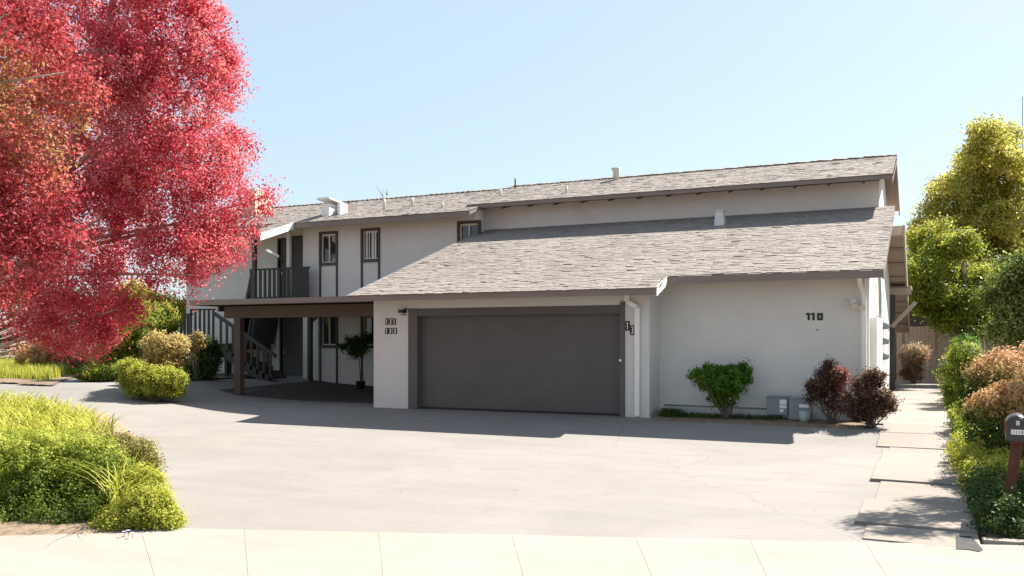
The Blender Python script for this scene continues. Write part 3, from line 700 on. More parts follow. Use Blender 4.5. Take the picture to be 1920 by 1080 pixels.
rvent(966, 0, 25.6, 0.045, 0.42, 0, 'black', 'vent_pipe', uproofz, ur)
for px_, yy_, h_ in ((938, 24.3, 0.20), (1062, 23.9, 0.18), (773, 24.2, 0.16), (720, 23.6, 0.30), (829, 23.2, 0.10)): rvent(px_, 0, yy_, 0.09, h_ + 0.06, 0.0, 'cream', 'vent_pipe', uproofz, ur)
# skylight-like roof box
x0, x1 = XP(603, 23.3), XP(617, 23.3)
bx = MB().box(x0, x1, 23.3, 24.3, 5.4, 5.97).build('chimney_box', M['white'], ur)
MB().prism([(23.18, 6.10), (24.4, 5.98), (24.4, 6.03), (23.18, 6.16)], x0 - 0.1, x1 + 0.10).build('chimney_cap', M['white'], bx)
x2, x3 = XP(631, 23.3), XP(636, 23.3); MB().box(x1 + 0.001, x3, 23.75, 24.3, 5.5, 6.0).build('flue_box', M['fascia'], bx); MB().box(x2, x3, 23.35, 23.749, 5.45, 5.98).build('flue_side', M['white'], bx)
xc0, xc1 = XP(455, 24.5), XP(478, 24.5); MB().box(xc0, xc1, 24.5, 25.4, 5.5, 6.95).build('chimney', M['peach'], ur)
# pipe along the wall base
b = MB(); zpp = ZP(1350, 762, RY - 0.05); b.tube([(GX1 + 0.12, RY - 0.06, zpp), (XP(1440, RY), RY - 0.06, zpp - 0.02)], 0.016, 8)
b.build('gas_pipe', M['grey'], house)
# ================================================================ OTHER THINGS
fence = empty('wooden_fence', (1.5, 37.0, 0), 'weathered grey-brown vertical board fence closing the far end of the side walkway', 'fence')
b = MB(); r = random.Random(8); x = -1.1
while x < 9:
    b.box(x, x + 0.135, 37.0 + r.uniform(-.006, .006), 37.025 + r.uniform(0, .006), 0.02, 2.12 + r.uniform(-0.02, 0.015)); x += 0.142
b.build('boards', M['wood'], fence)
b = MB().box(-1.1, 9, 37.035, 37.08, 0.4, 0.5).box(-1.1, 9, 37.035, 37.08, 1.6, 1.7); b.build('rail', M['wood'], fence)
for xx in (-1.0, 0.14, 3.2, 6.3, 8.8): MB().box(xx, xx + 0.1, 36.94, 36.99, 0, 2.17).build('post', M['wood'], fence)
shed = empty('garden_shed', (-0.3, 43, 0), 'dark brown gabled shed roof rising behind the board fence', 'shed')
b = MB(); z0 = 2.0; b.v += [(-3, 42, 0), (1.6, 42, 0), (1.6, 42, 2.3), (-0.7, 42, 3.9), (-3, 42, 2.3), (-3, 46, 0), (1.6, 46, 0), (1.6, 46, 2.3), (-0.7, 46, 3.9), (-3, 46, 2.3)]
b.face([0, 1, 2, 3, 4]); b.face([5, 9, 8, 7, 6]); b.face([0, 4, 9, 5]); b.face([1, 6, 7, 2]); b.build('wall', M['darkroof'], shed)
b = MB(); b.bar((-0.7, 41.6, 4.0), (-0.7, 46.2, 4.0), 0.1); b.poly([(-0.7, 41.6, 3.96), (2.1, 41.6, 2.02), (2.1, 46.3, 2.02), (-0.7, 46.3, 3.96)]); b.poly([(-0.7, 41.6, 4.02), (-3.5, 41.6, 2.08), (-3.5, 46.3, 2.08), (-0.7, 46.3, 4.02)])
b.build('roof', M['darkroof'], shed)
# utility boxes by the wall
def ubox(px, d_y, w, dp, h, z0, label, m, parts):
    x = XP(px, d_y); e = empty('utility_box', (x, d_y, z0), label, 'utility box')
    MB().box(x - w / 2, x + w / 2, d_y - dp / 2, d_y + dp / 2, z0, z0 + h).build('cabinet', M[m], e, bevel=0.012)
    MB().box(x - w / 2 - 0.015, x + w / 2 + 0.015, d_y - dp / 2 - 0.015, d_y + dp / 2 + 0.015, z0 + h + 0.001, z0 + h + 0.025).build('lid', M[m], e, bevel=0.006)
    for (a, c, d, f_) in parts: MB().box(x + a, x + c, d_y - dp / 2 - 0.006, d_y - dp / 2 - 0.001, z0 + d, z0 + f_).build('notice_label', M['white'], e)
    return e
ubox(1459, 17.95, 0.40, 0.26, 0.34, 0.12, 'dark grey utility box with stacked white notices, left of the two by the wall', 'grey', [(0.05, 0.18, 0.21, 0.30), (0.05, 0.18, 0.13, 0.20), (0.05, 0.12, 0.06, 0.11)])
e2 = ubox(1502, 17.8, 0.42, 0.26, 0.40, 0.05, 'blue-grey utility box with one white notice, beside the red-leaved shrub', 'grey', [(-0.02, 0.16, 0.24, 0.30)])
c = Vector((XP(1509, 17.6), 17.55, 0.02)); MB().tube([c, c + Vector((0, 0, 0.05)), c + Vector((0, 0, 0.22))], [0.07, 0.10, 0.115], 16).build('regulator', M['greygreen'], e2)
# thin black patch on the sidewalk
pt = [G(*p) for p in ((1792, 1008), (1822, 1009), (1832, 1022), (1843, 1034), (1836, 1038), (1815, 1034), (1793, 1033))]
b = MB(); b.poly([(p.x, p.y, SZ + 0.018) for p in pt]); n = len(pt); b.v += [(p.x, p.y, SZ + 0.008) for p in pt]
for i in range(n): b.face([i, n + i, n + (i + 1) % n, (i + 1) % n])
tag(b.build('black_patch', M['asphalt']), 'ragged black patch on the pale sidewalk by the side hedge', 'asphalt patch')
# mailboxes on two leaning redwood posts
def mailbox(px, d, label, lean):
    p = at(px, 840, d); g0 = float(gz(p.x, p.y)); e = empty('mailbox', (p.x, p.y, g0), label, 'mailbox', 'mailboxes by the side hedge')
    zb = at(px, 826, d).z; f = Vector((p.x - 0.25, p.y, 0)).normalized(); rgt = Vector((f.y, -f.x, 0)); wv, L, hh = 0.096, 0.48, 0.13
    prof = [(-wv, 0), (wv, 0)] + [(wv * math.cos(a), hh + wv * math.sin(a)) for a in [math.pi * k / 12 for k in range(13)]]
    def shell(y0, y1, s, m_, nm, par):
        b = MB(); k = len(prof); base = Vector((p.x, p.y, zb))
        for y in (y0, y1):
            for (a, z) in prof: q = base + rgt * a * s + f * y + Vector((0, 0, z * s)); b.v.append(tuple(q))
        for i in range(k): j = (i + 1) % k; b.face([i, j, k + j, k + i], 2 <= i < k - 1)
        b.face(list(range(k))[::-1]); b.face([k + i for i in range(k)]); return b.build(nm, m_, par)
    shell(-0.05, L, 1.0, M['mailbox'], 'box', e); dr = shell(-0.075, -0.051, 0.96, M['mailbox'], 'door', e)
    q = Vector((p.x, p.y, zb)) + f * -0.08
    MB().bar(q + Vector((0, 0, 0.185)), q + Vector((0, 0, 0.15)) + f * -0.02, 0.03, 0.03).build('latch', M['galv'], dr)
    lb = MB(); c0 = q + Vector((0, 0, 0.085)); lb.bar(c0 - rgt * 0.055, c0 + rgt * 0.055, 0.006, 0.045); lb = lb.build('number_plate', M['white'], e)
    nb = MB()
    for k in range(4):
        c1 = c0 + rgt * (-0.038 + 0.025 * k) - f * 0.005
        if k in (0, 1, 2): nb.bar(c1 - Vector((0, 0, .015)), c1 + Vector((0, 0, .015)), 0.006, 0.003)
        else:
            for s_ in (-1, 1): nb.bar(c1 + rgt * .006 * s_ - Vector((0, 0, .015)), c1 + rgt * .006 * s_ + Vector((0, 0, .015)), 0.004, 0.003)
            for s_ in (-1, 0, 1): nb.bar(c1 - rgt * .006 + Vector((0, 0, .014 * s_)), c1 + rgt * .006 + Vector((0, 0, .014 * s_)), 0.003, 0.004)
    nb.build('numerals', M['grey'], lb)
    fx_ = Vector((p.x, p.y, zb)) - rgt * (wv + 0.006) + f * 0.1
    MB().bar(fx_ + Vector((0, 0, .06)), fx_ + Vector((0, 0, .19)), 0.008, 0.02).build('flag', M['redflag'], e)
    top = Vector((p.x, p.y, zb - 0.001)) + f * 0.10; bot = top - rgt * lean; bot.z = g0 - 0.05
    MB().bar(bot, top, 0.095, 0.095, up=f).build('post', M['redwood'], e, bevel=0.006)
    MB().bar(Vector((p.x, p.y, zb - 0.012)) - f * 0.04, Vector((p.x, p.y, zb - 0.012)) + f * 0.4, 0.13, 0.02).build('base_board', M['redwood'], e)
M['mailbox'] = mat('black_enamel', (0.035, 0.032, 0.034), 0.3, 0.3, 12, spec=0.5)
M['redflag'] = mat('red_flag', (0.4, 0.03, 0.02), 0.5)
mailbox(1908, 8.3, 'black mailbox with white number plate on a leaning redwood post, nearer the walkway', 0.10)
mailbox(1953, 8.3, 'black mailbox on a redwood post at the right edge of the frame', 0.14)
# distant utility mast
pm = at(1918, 640, 42); mp = empty('antenna_mast', (pm.x, pm.y, 0), 'thin grey antenna mast rising behind the yellow-green tree at the right edge', 'mast')
MB().tube([(pm.x, pm.y, 0), (pm.x, pm.y, at(0, 182, 42).z)], 0.04, 8).build('pole', M['galv'], mp)
MB().bar((pm.x - 0.5, pm.y, 11.2), (pm.x + 0.5, pm.y, 11.2), 0.04).build('crossarm', M['galv'], mp)
# ================================================================ VEGETATION
def leaves(rs, C, size, asp=0.55, up=0.3, spread=None, outw=None):
    """one folded rhombus per centre"""
    n = len(C); nr = rs.normal(size=(n, 3)); nr[:, 2] += up * 1.5
    if outw is not None: nr += outw
    nr /= np.linalg.norm(nr, axis=1, keepdims=True) + 1e-9
    a = rs.normal(size=(n, 3)); u = np.cross(nr, a); u /= np.linalg.norm(u, axis=1, keepdims=True) + 1e-9; v = np.cross(nr, u)
    s = (size * rs.uniform(0.65, 1.3, n))[:, None]
    V = np.empty((n, 4, 3)); V[:, 0] = C - u * s; V[:, 2] = C + u * s
    V[:, 1] = C + v * s * asp + nr * s * 0.18; V[:, 3] = C - v * s * asp + nr * s * 0.18
    return V.reshape(-1, 3)
def crown_points(rs, lobes, n_cl, per, cr, shell=0.45, squash=1.0, gap=0.0):
    """clumps spread through ellipsoid lobes; returns centres, outward dirs, tint"""
    L = np.array([l[:6] for l in lobes], float); vol = L[:, 3] * L[:, 4] + L[:, 3] * L[:, 5]; pr = vol / vol.sum()
    k = rs.choice(len(L), n_cl, p=pr); d = rs.normal(size=(n_cl, 3)); d /= np.linalg.norm(d, axis=1, keepdims=True)
    r = shell + (1 - shell) * rs.uniform(0, 1, n_cl) ** 0.6
    cc = L[k, :3] + d * L[k, 3:6] * r[:, None]
    if gap:
        fr = 3.2 / float(np.median(L[:, 3])) ; nz = np.zeros(len(cc))
        for _ in range(5):
            w_ = rs.normal(size=3) * fr * 1.4; nz += np.sin(cc @ w_ + rs.uniform(0, 6.28))
        keep = nz > np.quantile(nz, gap); keep |= rs.uniform(0, 1, len(cc)) < 0.12; cc, d = cc[keep], d[keep]; n_cl = len(cc)
    crs = cr * rs.uniform(0.6, 1.5, n_cl); ct = rs.uniform(0, 1, n_cl)
    P = np.repeat(cc, per, 0) + rs.normal(size=(n_cl * per, 3)) * np.repeat(crs, per)[:, None] * np.array([1, 1, squash]) * 0.6
    T = np.repeat(ct, per) * 0.72 + rs.uniform(0, 0.28, n_cl * per)  # per-clump tint puts the light and dark of clumps into the colour
    off = (P - np.repeat(cc, per, 0)) / (np.repeat(crs, per)[:, None] * 0.6)
    return P, np.repeat(d, per, 0) * 0.8 + off * 0.75, T, cc
def plant(name, base, lobes, n_cl, per, cr, size, m, label, cat, stems=6, stem_r=0.02, bark='bark', seed=1, group=None, tintfn=None, shell=0.45, asp=0.55, up=0.3, trunk=None, part='foliage', zmin=None, extra=None, nbr=40, outk=0.8, gap=0.0):
    rs = np.random.RandomState(seed); e = empty(name, base, label, cat, group)
    P, D, T, cc = crown_points(rs, lobes, n_cl, per, cr, shell, gap=gap)
    if zmin is not None: k = P[:, 2] > zmin; P, D, T = P[k], D[k], T[k]
    if tintfn is not None: T = tintfn(P, T, rs)
    V = leaves(rs, P, size, asp, up, outw=D * outk)
    quads_mesh(part, V, len(P), M[m], e, tint=np.clip(T, 0, 1))
    b = MB(); base = Vector(base)
    if trunk:
        pts, rad = trunk; b.tube(pts, rad, 12); b.build('trunk', M[bark], e)
        br = MB(); spine = [Vector(p) for p in pts]
        idx = rs.choice(len(cc), min(nbr, len(cc)), replace=False)
        for i in idx:
            c = Vector(cc[i]); cand = [s for s in spine[1:] if s.z < c.z + 0.3] or [spine[1]]
            s = min(cand, key=lambda q: (q - c).length + rs.uniform(0, 0.6)); mid = s.lerp(c, 0.5) + Vector(rs.normal(size=3)) * 0.12 - Vector((0, 0, 0.0))
            L_ = (c - s).length; r0 = min(0.055, 0.012 + 0.012 * L_) * (1 if rad[0] > 0.08 else 0.5)
            br.tube([s, s.lerp(mid, 0.5) + Vector(rs.normal(size=3)) * 0.05, mid, c], [r0, r0 * 0.75, r0 * 0.5, r0 * 0.2], 6)
        br.build('branches', M[bark], e)
    elif stems:
        idx = rs.choice(len(cc), min(stems * 3, len(cc)), replace=False)
        for i in idx:
            c = Vector(cc[i]); s = base + Vector((rs.uniform(-.08, .08), rs.uniform(-.08, .08), -0.02)); mid = s.lerp(c, 0.5) + Vector((rs.uniform(-.05, .05), rs.uniform(-.05, .05), 0.03))
            b.tube([s, mid, c], [stem_r, stem_r * 0.7, stem_r * 0.3], 6)
        b.build('stems', M[bark], e)
    return e
def LB(px, py, d, rx, ry=None, rd=None):
    """lobe centred at photo pixel (px,py) at depth d; radii in photo pixels"""
    p = at(px, py, d); k = d / F; ry = ry or rx; rd = rd or rx
    return (p.x, p.y, p.z, rx * k, rd * k, ry * k)
LK = 0.88
leafy = lambda n, st, tr=0.45, ro=0.6, sp=0.25: attr_mat(n, [(p, tuple(v * LK for v in c)) for p, c in st], ro, tr, sp)
M['red'] = leafy('red_leaves', [(0.0, (0.42, 0.028, 0.05)), (0.35, (0.60, 0.075, 0.11)), (0.65, (0.80, 0.20, 0.23)), (0.85, (0.86, 0.32, 0.29)), (1.0, (0.82, 0.52, 0.38))], 0.52)  # paler upper stops put sunny pink highlights into the leaf colour
M['rust'] = leafy('rust_leaves', [(0.0, (0.30, 0.03, 0.04)), (0.4, (0.50, 0.08, 0.09)), (0.62, (0.52, 0.16, 0.11)), (0.78, (0.48, 0.32, 0.12)), (1.0, (0.62, 0.52, 0.32))], 0.45)
M['yellowgreen'] = leafy('yellow_green_leaves', [(0.0, (0.24, 0.26, 0.04)), (0.4, (0.46, 0.44, 0.08)), (0.8, (0.66, 0.60, 0.16)), (1.0, (0.78, 0.70, 0.30))], 0.58)
M['midgreen'] = leafy('mid_green_leaves', [(0.0, (0.10, 0.14, 0.018)), (0.45, (0.24, 0.30, 0.03)), (0.8, (0.42, 0.43, 0.07)), (1.0, (0.62, 0.50, 0.16))], 0.56)
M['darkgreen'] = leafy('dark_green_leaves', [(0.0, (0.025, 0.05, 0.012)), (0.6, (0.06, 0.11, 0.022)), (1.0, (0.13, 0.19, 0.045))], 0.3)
M['edgegreen'] = leafy('pale_tipped_leaves', [(0.0, (0.07, 0.10, 0.02)), (0.6, (0.15, 0.20, 0.04)), (0.8, (0.30, 0.32, 0.10)), (1.0, (0.66, 0.62, 0.38))], 0.5)
M['brightgreen'] = leafy('bright_green_leaves', [(0.0, (0.05, 0.13, 0.012)), (0.5, (0.10, 0.24, 0.02)), (1.0, (0.22, 0.36, 0.04))], 0.45)
M['burgundy'] = leafy('burgundy_leaves', [(0.0, (0.07, 0.035, 0.028)), (0.5, (0.14, 0.065, 0.048)), (0.8, (0.17, 0.11, 0.06)), (1.0, (0.20, 0.17, 0.08))], 0.4)
M['redtip'] = leafy('coral_red_leaves', [(0.0, (0.20, 0.06, 0.05)), (1.0, (0.40, 0.14, 0.10))], 0.35)
M['limegrass'] = leafy('lime_groundcover_leaves', [(0.0, (0.20, 0.25, 0.025)), (0.5, (0.43, 0.45, 0.06)), (1.0, (0.64, 0.62, 0.14))], 0.5)
M['gold'] = leafy('golden_leaves', [(0.0, (0.26, 0.17, 0.04)), (0.5, (0.50, 0.36, 0.11)), (1.0, (0.66, 0.53, 0.24))], 0.4)
M['orangetip'] = leafy('orange_tipped_leaves', [(0.0, (0.05, 0.085, 0.015)), (0.32, (0.14, 0.19, 0.03)), (0.45, (0.40, 0.28, 0.10)), (0.75, (0.60, 0.34, 0.16)), (1.0, (0.68, 0.46, 0.24))], 0.35)
M['hedge'] = leafy('hedge_leaves', [(0.0, (0.05, 0.08, 0.012)), (0.45, (0.16, 0.22, 0.026)), (0.75, (0.36, 0.42, 0.05)), (1.0, (0.58, 0.58, 0.13))], 0.48)
M['dryleaf'] = leafy('dry_leaves', [(0.0, (0.18, 0.09, 0.05)), (0.5, (0.42, 0.28, 0.15)), (1.0, (0.76, 0.62, 0.42))], 0.4)
M['brush'] = leafy('brown_green_leaves', [(0.0, (0.12, 0.09, 0.03)), (0.5, (0.28, 0.25, 0.07)), (1.0, (0.45, 0.40, 0.14))], 0.4)
M['flower'] = mat('purple_petals', (0.55, 0.38, 0.72), 0.6)
# ---- red maple on the left island and a rust coloured one in front of it
D = 14.0
lob = [LB(320, 70, D, 112, 120, 110), LB(260, -110, D, 130, 150, 130), LB(350, 210, D, 104, 130, 120), LB(220, 130, D-.6, 90, 100, 60), LB(230, 300, D-.8, 90, 100, 60), LB(345, 345, D - .3, 118, 110, 120), LB(400, 440, D - .4, 80, 62, 80), LB(330, 490, D - .5, 95, 70, 90),
       LB(150, 40, D + .6, 150, 170, 140), LB(170, 260, D + .4, 150, 160, 150), LB(170, 430, D, 140, 120, 130), LB(150, 560, D - .5, 110, 75, 110), LB(178, 632, D - .7, 34, 42, 40), LB(95, 615, D - .6, 75, 52, 70),
       LB(493, 375, D, 13, 42, 18), LB(475, 425, D, 26, 30, 30), LB(420, 130, D, 38, 60, 50), LB(440, 275, D, 38, 70, 50), LB(240, 575, D - .8, 34, 24, 34), LB(20, 480, D + .3, 120, 140, 120), LB(0, 200, D + .8, 150, 200, 150), LB(372, 20, D, 36, 60, 50),
       LB(200, -330, D, 170, 170, 160)]
tp = G(-110, 800); 
def tfred(P, T, rs):
    g = np.sin(P[:, 0] * 1.7 + 1) * np.cos(P[:, 2] * 1.3) + rs.normal(size=len(P)) * 0.35
    return np.where(g > 1.05, np.clip(T * 0.3 + 0.72, 0, 1), T * 0.92)
c0 = at(150, 500, D)
trunk = ([(tp.x, tp.y, tp.z - .05), (tp.x + .05, tp.y + .05, 1.0), tuple(at(-20, 520, D)), tuple(at(120, 330, D)), tuple(at(200, 100, D)), tuple(at(230, -150, D))], [0.17, 0.14, 0.12, 0.09, 0.06, 0.03])
plant('maple_tree', (tp.x, tp.y, tp.z), lob, 2700, 110, 0.15, 0.024, 'red', 'tall bright crimson maple filling the upper left of the photo, leaning towards the carport', 'tree', trunk=trunk, bark='palebark', seed=21, tintfn=tfred, shell=0.25, nbr=45, gap=0.06)
D2 = 9.6
lob = [LB(10, 60, D2, 130, 120, 120), LB(-60, 260, D2, 170, 130, 150), LB(40, 330, D2 + .2, 105, 110, 100), LB(-20, 480, D2, 110, 100, 110), LB(-160, 120, D2, 180, 240, 160), LB(-120, -150, D2, 200, 170, 170), LB(130, 180, D2 + .2, 60, 75, 60), LB(100, 455, D2 + .3, 60, 48, 60)]
tq = G(-330, 930)
trunk = ([(tq.x, tq.y, tq.z - .05), (tq.x, tq.y + .1, 1.2), tuple(at(-200, 400, D2)), tuple(at(-130, 200, D2)), tuple(at(-90, -50, D2))], [0.14, 0.11, 0.09, 0.06, 0.03])
plant('maple_tree', (tq.x, tq.y, tq.z), lob, 900, 60, 0.14, 0.027, 'rust', 'rust and gold leaved maple at the far left edge, in front of the crimson one', 'tree', trunk=trunk, bark='palebark', seed=5, shell=0.35, nbr=60, gap=0.2, tintfn=lambda P, T, rs: T * 0.55 + 0.10 + 0.30 * np.sin(P[:, 2] * 2.1 + P[:, 0] * 1.5))
# ---- right hand trees
def rough(lobes, seed, k=5, f=0.42):
    rs = np.random.RandomState(seed); out = [(l[0], l[1], l[2], l[3] * .85, l[4] * .85, l[5] * .85) for l in lobes]
    for l in lobes:
        for _ in range(k):
            d = rs.normal(size=3); d /= np.linalg.norm(d); q = f * rs.uniform(0.6, 1.3)
            out.append((l[0] + d[0] * l[3] * .95, l[1] + d[1] * l[4] * .95, l[2] + d[2] * l[5] * .95, l[3] * q, l[4] * q, l[5] * q * 0.8))
    return out
def scatter(poly, d, n, r0, r1, seed, dr=60):
    rs = random.Random(seed); out = []; xs = [p[0] for p in poly]; ys = [p[1] for p in poly]
    while len(out) < n:
        x, y = rs.uniform(min(xs), max(xs)), rs.uniform(min(ys), max(ys)); c = False
        for i in range(len(poly)):
            x1, y1 = poly[i]; x2, y2 = poly[(i + 1) % len(poly)]
            if (y1 > y) != (y2 > y) and x < (x2 - x1) * (y - y1) / (y2 - y1) + x1: c = not c
        if c: r = rs.uniform(r0, r1); out.append(LB(x, y, d + rs.uniform(-dr, dr) * d / F, r * 1.15, r * rs.uniform(.6, .95), r))
    return out
def tree(px, pyb, d, lobes, n, per, cr, size, m, label, seed, bark='bark', tr=0.12, **k):
    p = at(px, 640, d); g = 0.0
    zc = [l[2] for l in lobes]; zt = max(zc)
    c = at(px, 640, d); lean = np.average(np.array([l[:2] for l in lobes]), axis=0)
    trunk = ([(p.x, p.y, g - .05), (p.x, p.y, zt * 0.3), ((p.x * 2 + lean[0]) / 3, (p.y * 2 + lean[1]) / 3, zt * 0.6), ((p.x + lean[0]) / 2, (p.y + lean[1]) / 2, zt)], [tr, tr * .8, tr * .6, tr * .3])
    return plant('leafy_tree', (p.x, p.y, g), lobes, n, per, cr, size, m, label, 'tree', trunk=trunk, bark=bark, seed=seed, **k)
D = 40
lob = [LB(1845, 300, D, 40, 50), LB(1848, 248, D, 20, 24), LB(1812, 335, D, 42, 40), LB(1762, 348, D, 20, 16), LB(1785, 385, D, 42, 36), LB(1880, 370, D, 70, 70), LB(1930, 350, D, 60, 58), LB(1835, 430, D, 90, 60), LB(1920, 460, D, 80, 80), LB(1758, 430, D, 36, 35), LB(1995, 380, D, 60, 90), LB(1870, 530, D, 70, 50)]
lob = scatter([(1830, 285), (1845, 240), (1865, 245), (1890, 300), (1930, 290), (2040, 320), (2060, 520), (1900, 560), (1730, 520), (1728, 460), (1752, 400), (1775, 372), (1752, 350), (1765, 338), (1805, 322)], D, 84, 18, 44, 7, 90) + [LB(1790, 390, D, 44, 34, 44), LB(1762, 425, D, 34, 34, 34), LB(1738, 415, D, 26, 34, 26), LB(1768, 355, D, 26, 22, 26), LB(1725, 455, D, 20, 24, 20), LB(1752, 380, D, 22, 22, 22), LB(1835, 400, D, 46, 40, 46), LB(1885, 335, D, 44, 36, 44), LB(1915, 315, D, 36, 28, 36), LB(1850, 340, D, 36, 40, 36), LB(1815, 450, D, 60, 40, 50), LB(1890, 430, D, 60, 60, 50), LB(1848, 262, D, 20, 26, 20)]
tree(1855, 0, D, lob, 3900, 42, 0.27, 0.07, 'yellowgreen', 'tall feathery yellow-green tree beyond the board fence, highest on the right', 31, 'palebark', 0.16, shell=0.2, gap=0.12)
D = 31.5
lob = [LB(1765, 445, D, 34, 30), LB(1800, 470, D, 52, 36), LB(1785, 530, D, 66, 48), LB(1745, 500, D, 32, 44), LB(1840, 520, D, 60, 75), LB(1742, 470, D, 22, 26), LB(1800, 615, D, 50, 26), LB(1860, 590, D, 50, 45)]
lob = scatter([(1722, 470), (1745, 425), (1800, 430), (1850, 470), (1880, 540), (1890, 600), (1840, 628), (1775, 625), (1735, 590), (1718, 530)], D, 40, 14, 36, 9, 60)
tree(1822, 0, D, lob, 1900, 46, 0.22, 0.055, 'midgreen', 'mid-green bushy tree hanging over the board fence beside the gable wall', 32, 'bark', 0.13, shell=0.2, gap=0.25, tintfn=lambda P, T, rs: T * 0.8 + 0.3 * np.clip((P[:, 2] - 3.0) / 3.0, 0, 1))
D = 34
lob = [LB(1718, 470, D, 22, 30), LB(1712, 520, D, 18, 40), LB(1722, 570, D, 24, 25)]
tree(1730, 0, 39, [LB(1728, 440, 41, 26, 32), LB(1715, 500, 41, 26, 40), LB(1712, 560, 41, 24, 40), LB(1750, 600, 41, 34, 30)], 260, 60, 0.26, 0.06, 'yellowgreen', 'pale lime young tree seen between the gable wall and the green tree', 33, 'palebark', 0.06, shell=0.2)
D = 23
lob = [LB(1905, 555, D, 58, 60), LB(1915, 515, D, 45, 36), LB(1950, 540, D, 70, 80), LB(1900, 620, D, 60, 30), LB(1985, 600, D, 60, 60)]
tree(1930, 0, D, rough(lob, 3), 620, 60, 0.2, 0.045, 'edgegreen', 'dark green tree with pale tips at the right edge above the orange shrubs', 34, 'bark', 0.09, shell=0.3, tintfn=lambda P, T, rs: T)
tree(2130, 0, 11.2, rough([LB(2055, 390, 11, 90, 60, 90), LB(2075, 300, 11, 90, 70, 100), LB(2130, 400, 11.5, 110, 70, 110), LB(2040, 220, 10.6, 70, 50, 70)], 5), 330, 55, 0.12, 0.03, 'midgreen', 'leafy tree at the right edge, its scalloped shadow on the walkway slabs', 35)
# ---- shrubs in the right bed
def shrub(px, pyb, lobes, n, per, cr, size, m, label, seed, cat='shrub', name='garden_shrub', d=None, **k):
    d = d or 12; p = at(px, 640, d); g = float(gz(p.x, p.y)); return plant(name, (p.x, p.y, g), lobes, n, per, cr, size, m, label, cat, seed=seed, zmin=g, **k)
def tiptint(z0, z1):
    def f(P, T, rs):
        t = np.clip((P[:, 2] - z0) / (z1 - z0), 0, 1); return np.clip(t * 0.75 + T * 0.35 - 0.1, 0, 1)
    return f
d = 11.0
shrub(1890, 0, [LB(1885, 800, d, 72, 78, 70), LB(1945, 790, d + .3, 80, 85, 70), LB(1845, 775, d, 34, 30, 30), LB(1900, 750, d, 60, 32, 60)], 420, 60, 0.07, 0.021, 'orangetip', 'green shrub with orange-pink tips just behind the mailboxes', 41, d=d, tintfn=tiptint(0.45, 1.0), shell=0.5)
d = 15.5
shrub(1885, 0, [LB(1880, 705, d, 62, 46, 60), LB(1940, 700, d + .5, 70, 55, 70), LB(1845, 735, d, 30, 55, 30), LB(1880, 760, d, 70, 60, 60)], 420, 60, 0.09, 0.026, 'orangetip', 'wide orange-tipped shrub in the side bed, behind the nearer orange-tipped one', 42, d=d, tintfn=tiptint(0.6, 1.35), shell=0.5)
d = 20.5
shrub(1805, 0, [LB(1800, 705, d, 34, 58, 36), LB(1812, 670, d, 26, 30, 30), LB(1822, 740, d, 34, 60, 36), LB(1798, 755, d, 26, 50, 30)], 300, 60, 0.10, 0.030, 'hedge', 'dark green upright shrub along the walkway, left of the orange-tipped shrubs', 43, d=d, shell=0.5)
d = 27
shrub(1810, 0, [LB(1810, 648, d, 22, 18, 22), LB(1815, 680, d, 20, 40, 22)], 90, 55, 0.12, 0.035, 'brightgreen', 'small bright green bush before the board fence, at the far end of the side bed', 44, d=d)
d = 32.5
shrub(1712, 0, [LB(1713, 665, d, 27, 19, 24), LB(1711, 695, d, 22, 20, 20)], 130, 50, 0.12, 0.036, 'dryleaf', 'tan and russet dry-leaved shrub against the board fence by the canopy post', 45, d=d, tintfn=tiptint(0.5, 1.4), stems=10, stem_r=0.012)
def box_lobes(x0, x1, y0, y1, z0, z1, step):
    out = []; nx = max(1, round((x1 - x0) / step)); ny = max(1, round((y1 - y0) / step))
    for i in range(nx):
        for j in range(ny): out.append((x0 + (i + .5) * (x1 - x0) / nx, y0 + (j + .5) * (y1 - y0) / ny, (z0 + z1) / 2, (x1 - x0) / nx * .62, (y1 - y0) / ny * .62, (z1 - z0) / 2))
    return out
def hedge(name, x0, x1, y0, y1, h, n, per, size, m, label, seed, cat='hedge', **k):
    g = float(gz((x0 + x1) / 2, (y0 + y1) / 2)); return plant(name, ((x0 + x1) / 2, (y0 + y1) / 2, g), box_lobes(x0, x1, y0, y1, g - 0.05, g + h, 0.45), n, per, 0.07, size, m, label, cat, seed=seed, zmin=g, shell=0.55, **k)
hedge('clipped_hedge', 0.36, 1.0, 12.1, 14.2, 0.55, 260, 60, 0.020, 'limegrass', 'low clipped lime-green hedge block beside the walkway slabs', 51)
hedge('clipped_hedge', 0.40, 2.6, 8.78, 11.3, 0.36, 1000, 55, 0.017, 'darkgreen', 'dark green creeping hedge around the mailbox posts', 52)
hedge('clipped_hedge', 0.38, 0.95, 11.2, 12.0, 0.40, 120, 60, 0.018, 'limegrass', 'small pale green hedge mound between the lime block and the mailbox posts', 53)
hedge('clipped_hedge', 0.42, 2.4, 14.4, 19.0, 0.50, 500, 55, 0.028, 'hedge', 'shaded dark green hedge running along the walkway beneath the orange-tipped shrubs', 54)
hedge('clipped_hedge', 0.5, 3.0, 22.0, 33.0, 0.9, 500, 55, 0.045, 'darkgreen', 'dark hedge in deep shade at the rear of the side bed', 55)
